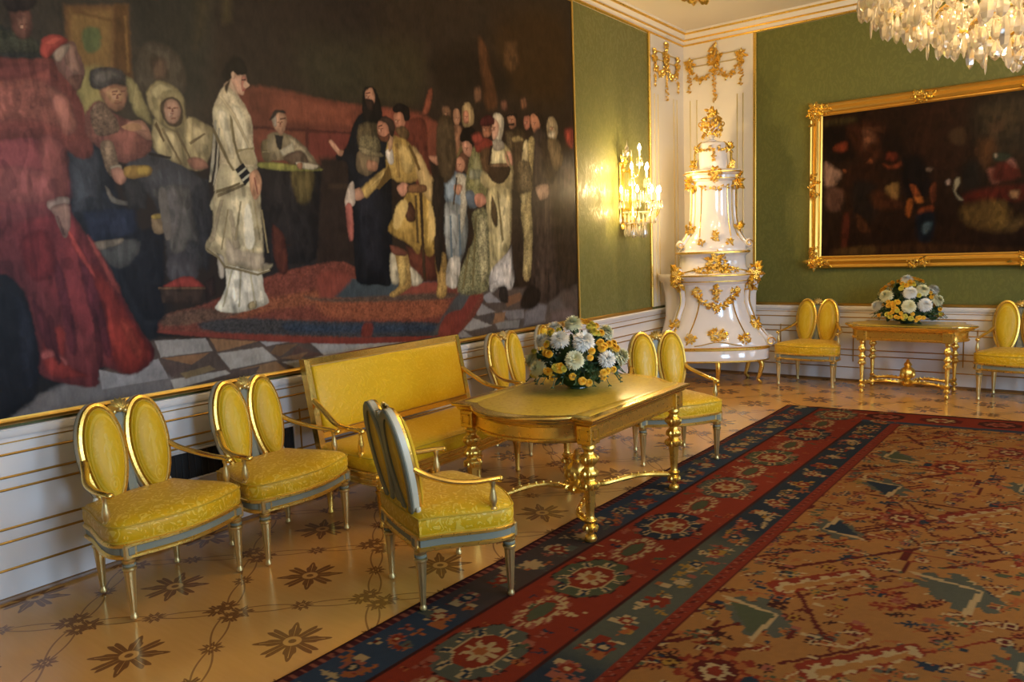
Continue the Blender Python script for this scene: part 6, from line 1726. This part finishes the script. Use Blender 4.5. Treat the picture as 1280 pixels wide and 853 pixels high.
def make_sconce():
    t = thing('crystal_sconce', 'lit crystal wall sconce with candle bulbs on the green wall left of the stove', 'wall lamp', (0.0, -1.58, 0)); R = random.Random(9)
    m = MB(); m.box((.012, 0, 2.16), (.024, .085, .66), .008); rocaille(m, (.03, 0, 2.5), .07, .08, (0, 1, 0), (0, 0, 1), (1, 0, 0), 9, 16, .05); rocaille(m, (.03, 0, 1.85), .06, .08, (0, 1, 0), (0, 0, 1), (1, 0, 0), 10, 14, .05); m.build('back_plate', GOLD, t)
    m = MB(); m.lathe([(.02, 1.72), (.05, 1.80), (.06, 1.86), (.03, 1.92), (.022, 2.0), (.035, 2.06), (.02, 2.12), (.016, 2.35), (.03, 2.40), (.014, 2.46), (.012, 2.55)], 16, (.13, 0, 0)); m.tube([(.01, 0, 2.0), (.13, 0, 1.98)], .014, 8); m.tube([(.01, 0, 2.4), (.13, 0, 2.38)], .010, 8); m.build('stem', GOLD_BRIGHT, t)
    spots = [(a, .30, 2.06, 1.92, .085) for a in (-82, -50, -17, 17, 50, 82)] + [(a, .19, 2.30, 2.14, .09) for a in (-60, 0, 60)] + [(25, .09, 2.52, 2.40, .08)]
    for a, rad, z, z0, h in spots:
        q = math.radians(a); d = (math.cos(q), math.sin(q)); P = lambda r, zz: (.13 + d[0] * r, d[1] * r, zz)
        m = MB(); m.tube(spline([P(.01, z0), P(rad * .45, z0 - .07), P(rad * .85, z0 - .03), P(rad, z0 + .06), P(rad, z - .01)], 6), .007, 8); o = m.build('arm', GOLD_BRIGHT, t)
        x, y, _ = P(rad, z); candle(o, x, y, z, h)
        m = MB()
        for k in range(5):
            b = 2 * PI * k / 5; prism(m, (x + .030 * math.cos(b), y + .030 * math.sin(b), z - .01), .075, .011)
        m.build('crystal_pendants', CRYSTAL, o)
    for k in range(60):
        a = math.radians(-90 + 180 * (k % 20) / 19 + R.uniform(-3, 3)); low = k // 20; r = (.25, .15, .20)[low]; low = min(low, 1) if low < 2 else 0; z = (1.94, 1.82, 2.17)[k // 20] - .02 * R.random()
        m = MB(); prism(m, (.13 + r * math.cos(a), r * math.sin(a), z), (.11, .13)[low], (.016, .018)[low], 6, R.random()); m.build('crystal_pendant', CRYSTAL, t)
    m = MB()
    for k in range(60):
        a = math.radians(-90 + 180 * k / 59); m.ball((.13 + .24 * math.cos(a), .24 * math.sin(a), 1.945), .008, 6, 4); m.ball((.13 + .15 * math.cos(a), .15 * math.sin(a), 1.835), .008, 6, 4)
    m.build('bead_chain', CRYSTAL, t)
    m = MB(); m.lathe([(.02, 2.55), (.035, 2.58), (.015, 2.61), (.024, 2.635), (.008, 2.66), (.002, 2.71)], 8, (.10, -.03, 0))
    for k in range(6): a = PI * k / 3; prism(m, (.10 + .05 * math.cos(a), -.03 + .05 * math.sin(a), 2.60), .07, .010)
    m.build('crystal_finial', CRYSTAL, t)
    for x, y, z, k in ((.29, -.2, 2.22, .28), (.29, .2, 2.22, .28), (.27, 0, 2.45, .28), (.20, -.02, 1.97, .16)): point_light('sconce_light', (x, -1.58 + y, z), SCONCE_WATTS * k, WARM, .035)  # lowest light has no bulb, added to make the pendants glow
make_sconce()

def make_chandelier():
    cx, cy = CHANDELIER; R = random.Random(4)
    t = thing('crystal_chandelier', 'large lit crystal chandelier hanging from the ceiling at upper right', 'chandelier', (cx, cy, 0))
    m = MB(); m.lathe([(.03, 2.50), (.08, 2.56), (.10, 2.64), (.05, 2.74), (.03, 2.9), (.05, 3.0), (.09, 3.08), (.06, 3.16), (.025, 3.25), (.04, 3.45), (.02, 3.55), (.012, 3.6), (.012, 4.05), (.06, 4.09), (.10, 4.13)], 20); m.build('stem', GOLD, t)
    rings = [(.97, 2.885, .135, .036), (.88, 2.825, .125, .034), (.76, 2.755, .130, .036), (.62, 2.685, .125, .034), (.47, 2.615, .120, .034), (.31, 2.545, .115, .032), (.15, 2.49, .12, .030)]
    for r, z, L, w in rings:
        m = MB(); m.tube([(r * math.cos(2 * PI * k / 64), r * math.sin(2 * PI * k / 64), z) for k in range(64)], .011, 6, True); m.build('ring', GOLD_BRIGHT, t)
    drops = []
    for i, (r, z, L, w) in enumerate(rings):
        for lay in (0, 1):
            rr = r - .035 * lay; n = int(2 * PI * rr / (.070 if not lay else .085))
            for k in range(n):
                a = 2 * PI * (k + .5 * lay) / n; kk = R.uniform(.75, 1.15) * (1.25 if k % 3 == 0 else .9); ww = w * R.uniform(.75, 1.1) * (.35 if k % 4 == 2 else 1)
                drops.append((rr * math.cos(a), rr * math.sin(a), z - .015 - .02 * R.random(), L * kk * (1 if not lay else .8), ww, a))
    f = cam.matrix_world.inverted()
    def key(d):
        p = f @ Vector((cx + d[0], cy + d[1], d[2] - d[3])); px = 640 + 940.8 * p.x / -p.z; py = 426.5 - 940.8 * p.y / -p.z
        return (0 if px < 1290 and py > 2 else 1, -p.z)
    drops.sort(key=key)
    for d in drops[:100]:
        m = MB(); prism(m, (0, 0, 0), d[3], d[4]); o = m.build('crystal_prism', CRYSTAL, t, 8); o.location = d[:3]; o.rotation_euler = (0, 0, d[5] + PI / 2)
    m = MB()
    for d in drops[100:]:
        m.M = Matrix.Translation(d[:3]) @ Matrix.Rotation(d[5] + PI / 2, 4, 'Z'); prism(m, (0, 0, 0), d[3], d[4])
    m.M = Matrix(); tag(m.build('crystal_prisms', CRYSTAL, t, 8), kind='stuff')
    m = MB()
    for (r0, z0, *_), (r1, z1, *_) in zip(rings, rings[1:]):
        n = int(2 * PI * r0 / .075)
        for k in range(n):
            a = 2 * PI * k / n
            for q in (.2, .5, .8):
                r, z = r0 + (r1 - r0) * q, z0 + (z1 - z0) * q + .035 * (1 - abs(q - .5)); m.ball((r * math.cos(a), r * math.sin(a), z), R.uniform(.012, .02), 6, 4)
    n = 70
    for k in range(n):
        a = 2 * PI * k / n
        for q in range(7): m.ball(((.95 - .03 * q) * math.cos(a), (.95 - .03 * q) * math.sin(a), 2.90 + .055 * q), R.uniform(.012, .020), 6, 4)
    tag(m.build('bead_chains', CRYSTAL, t), kind='stuff')
    for k in range(12):
        a = 2 * PI * (k + .3) / 12; d = (math.cos(a), math.sin(a)); P = lambda r, z: (d[0] * r, d[1] * r, z)
        m = MB(); m.tube(spline([P(.05, 3.05), P(.35, 2.86), P(.7, 2.93), P(.86, 3.10), P(.86, 3.20)], 6), .014, 8); leafy(m, P(.62, 2.90), .09, d + (0,), (-d[1], d[0], 0), (0, 0, 1), .3); leafy(m, P(.5, 2.87), .09, d + (0,), (-d[1], d[0], 0), (0, 0, 1), -.4)
        o = m.build('arm', GOLD_BRIGHT, t); x, y, z = P(.86, 3.21); candle(o, x, y, z, .11, .012)
    for k in range(6):
        a = 2 * PI * (k + .3) / 6; d = (math.cos(a), math.sin(a)); P = lambda r, z: (d[0] * r, d[1] * r, z)
        m = MB(); m.tube(spline([P(.04, 3.42), P(.2, 3.34), P(.4, 3.42), P(.42, 3.5)], 6), .011, 8); o = m.build('arm', GOLD_BRIGHT, t); x, y, z = P(.42, 3.51); candle(o, x, y, z, .10, .012)
    for k in range(6):
        a = 2 * PI * k / 6 + .25; point_light('chandelier_light', (cx + .80 * math.cos(a), cy + .80 * math.sin(a), 3.40), CHANDELIER_WATTS / 7.6, WARM, .06)
    for k in range(3): point_light('chandelier_light', (cx + .5 * math.cos(2.1 * k + 2), cy + .5 * math.sin(2.1 * k + 2), 2.93), CHANDELIER_WATTS / 12, WARM, .08)  # inner lights without bulbs, added to brighten the prisms
make_chandelier()
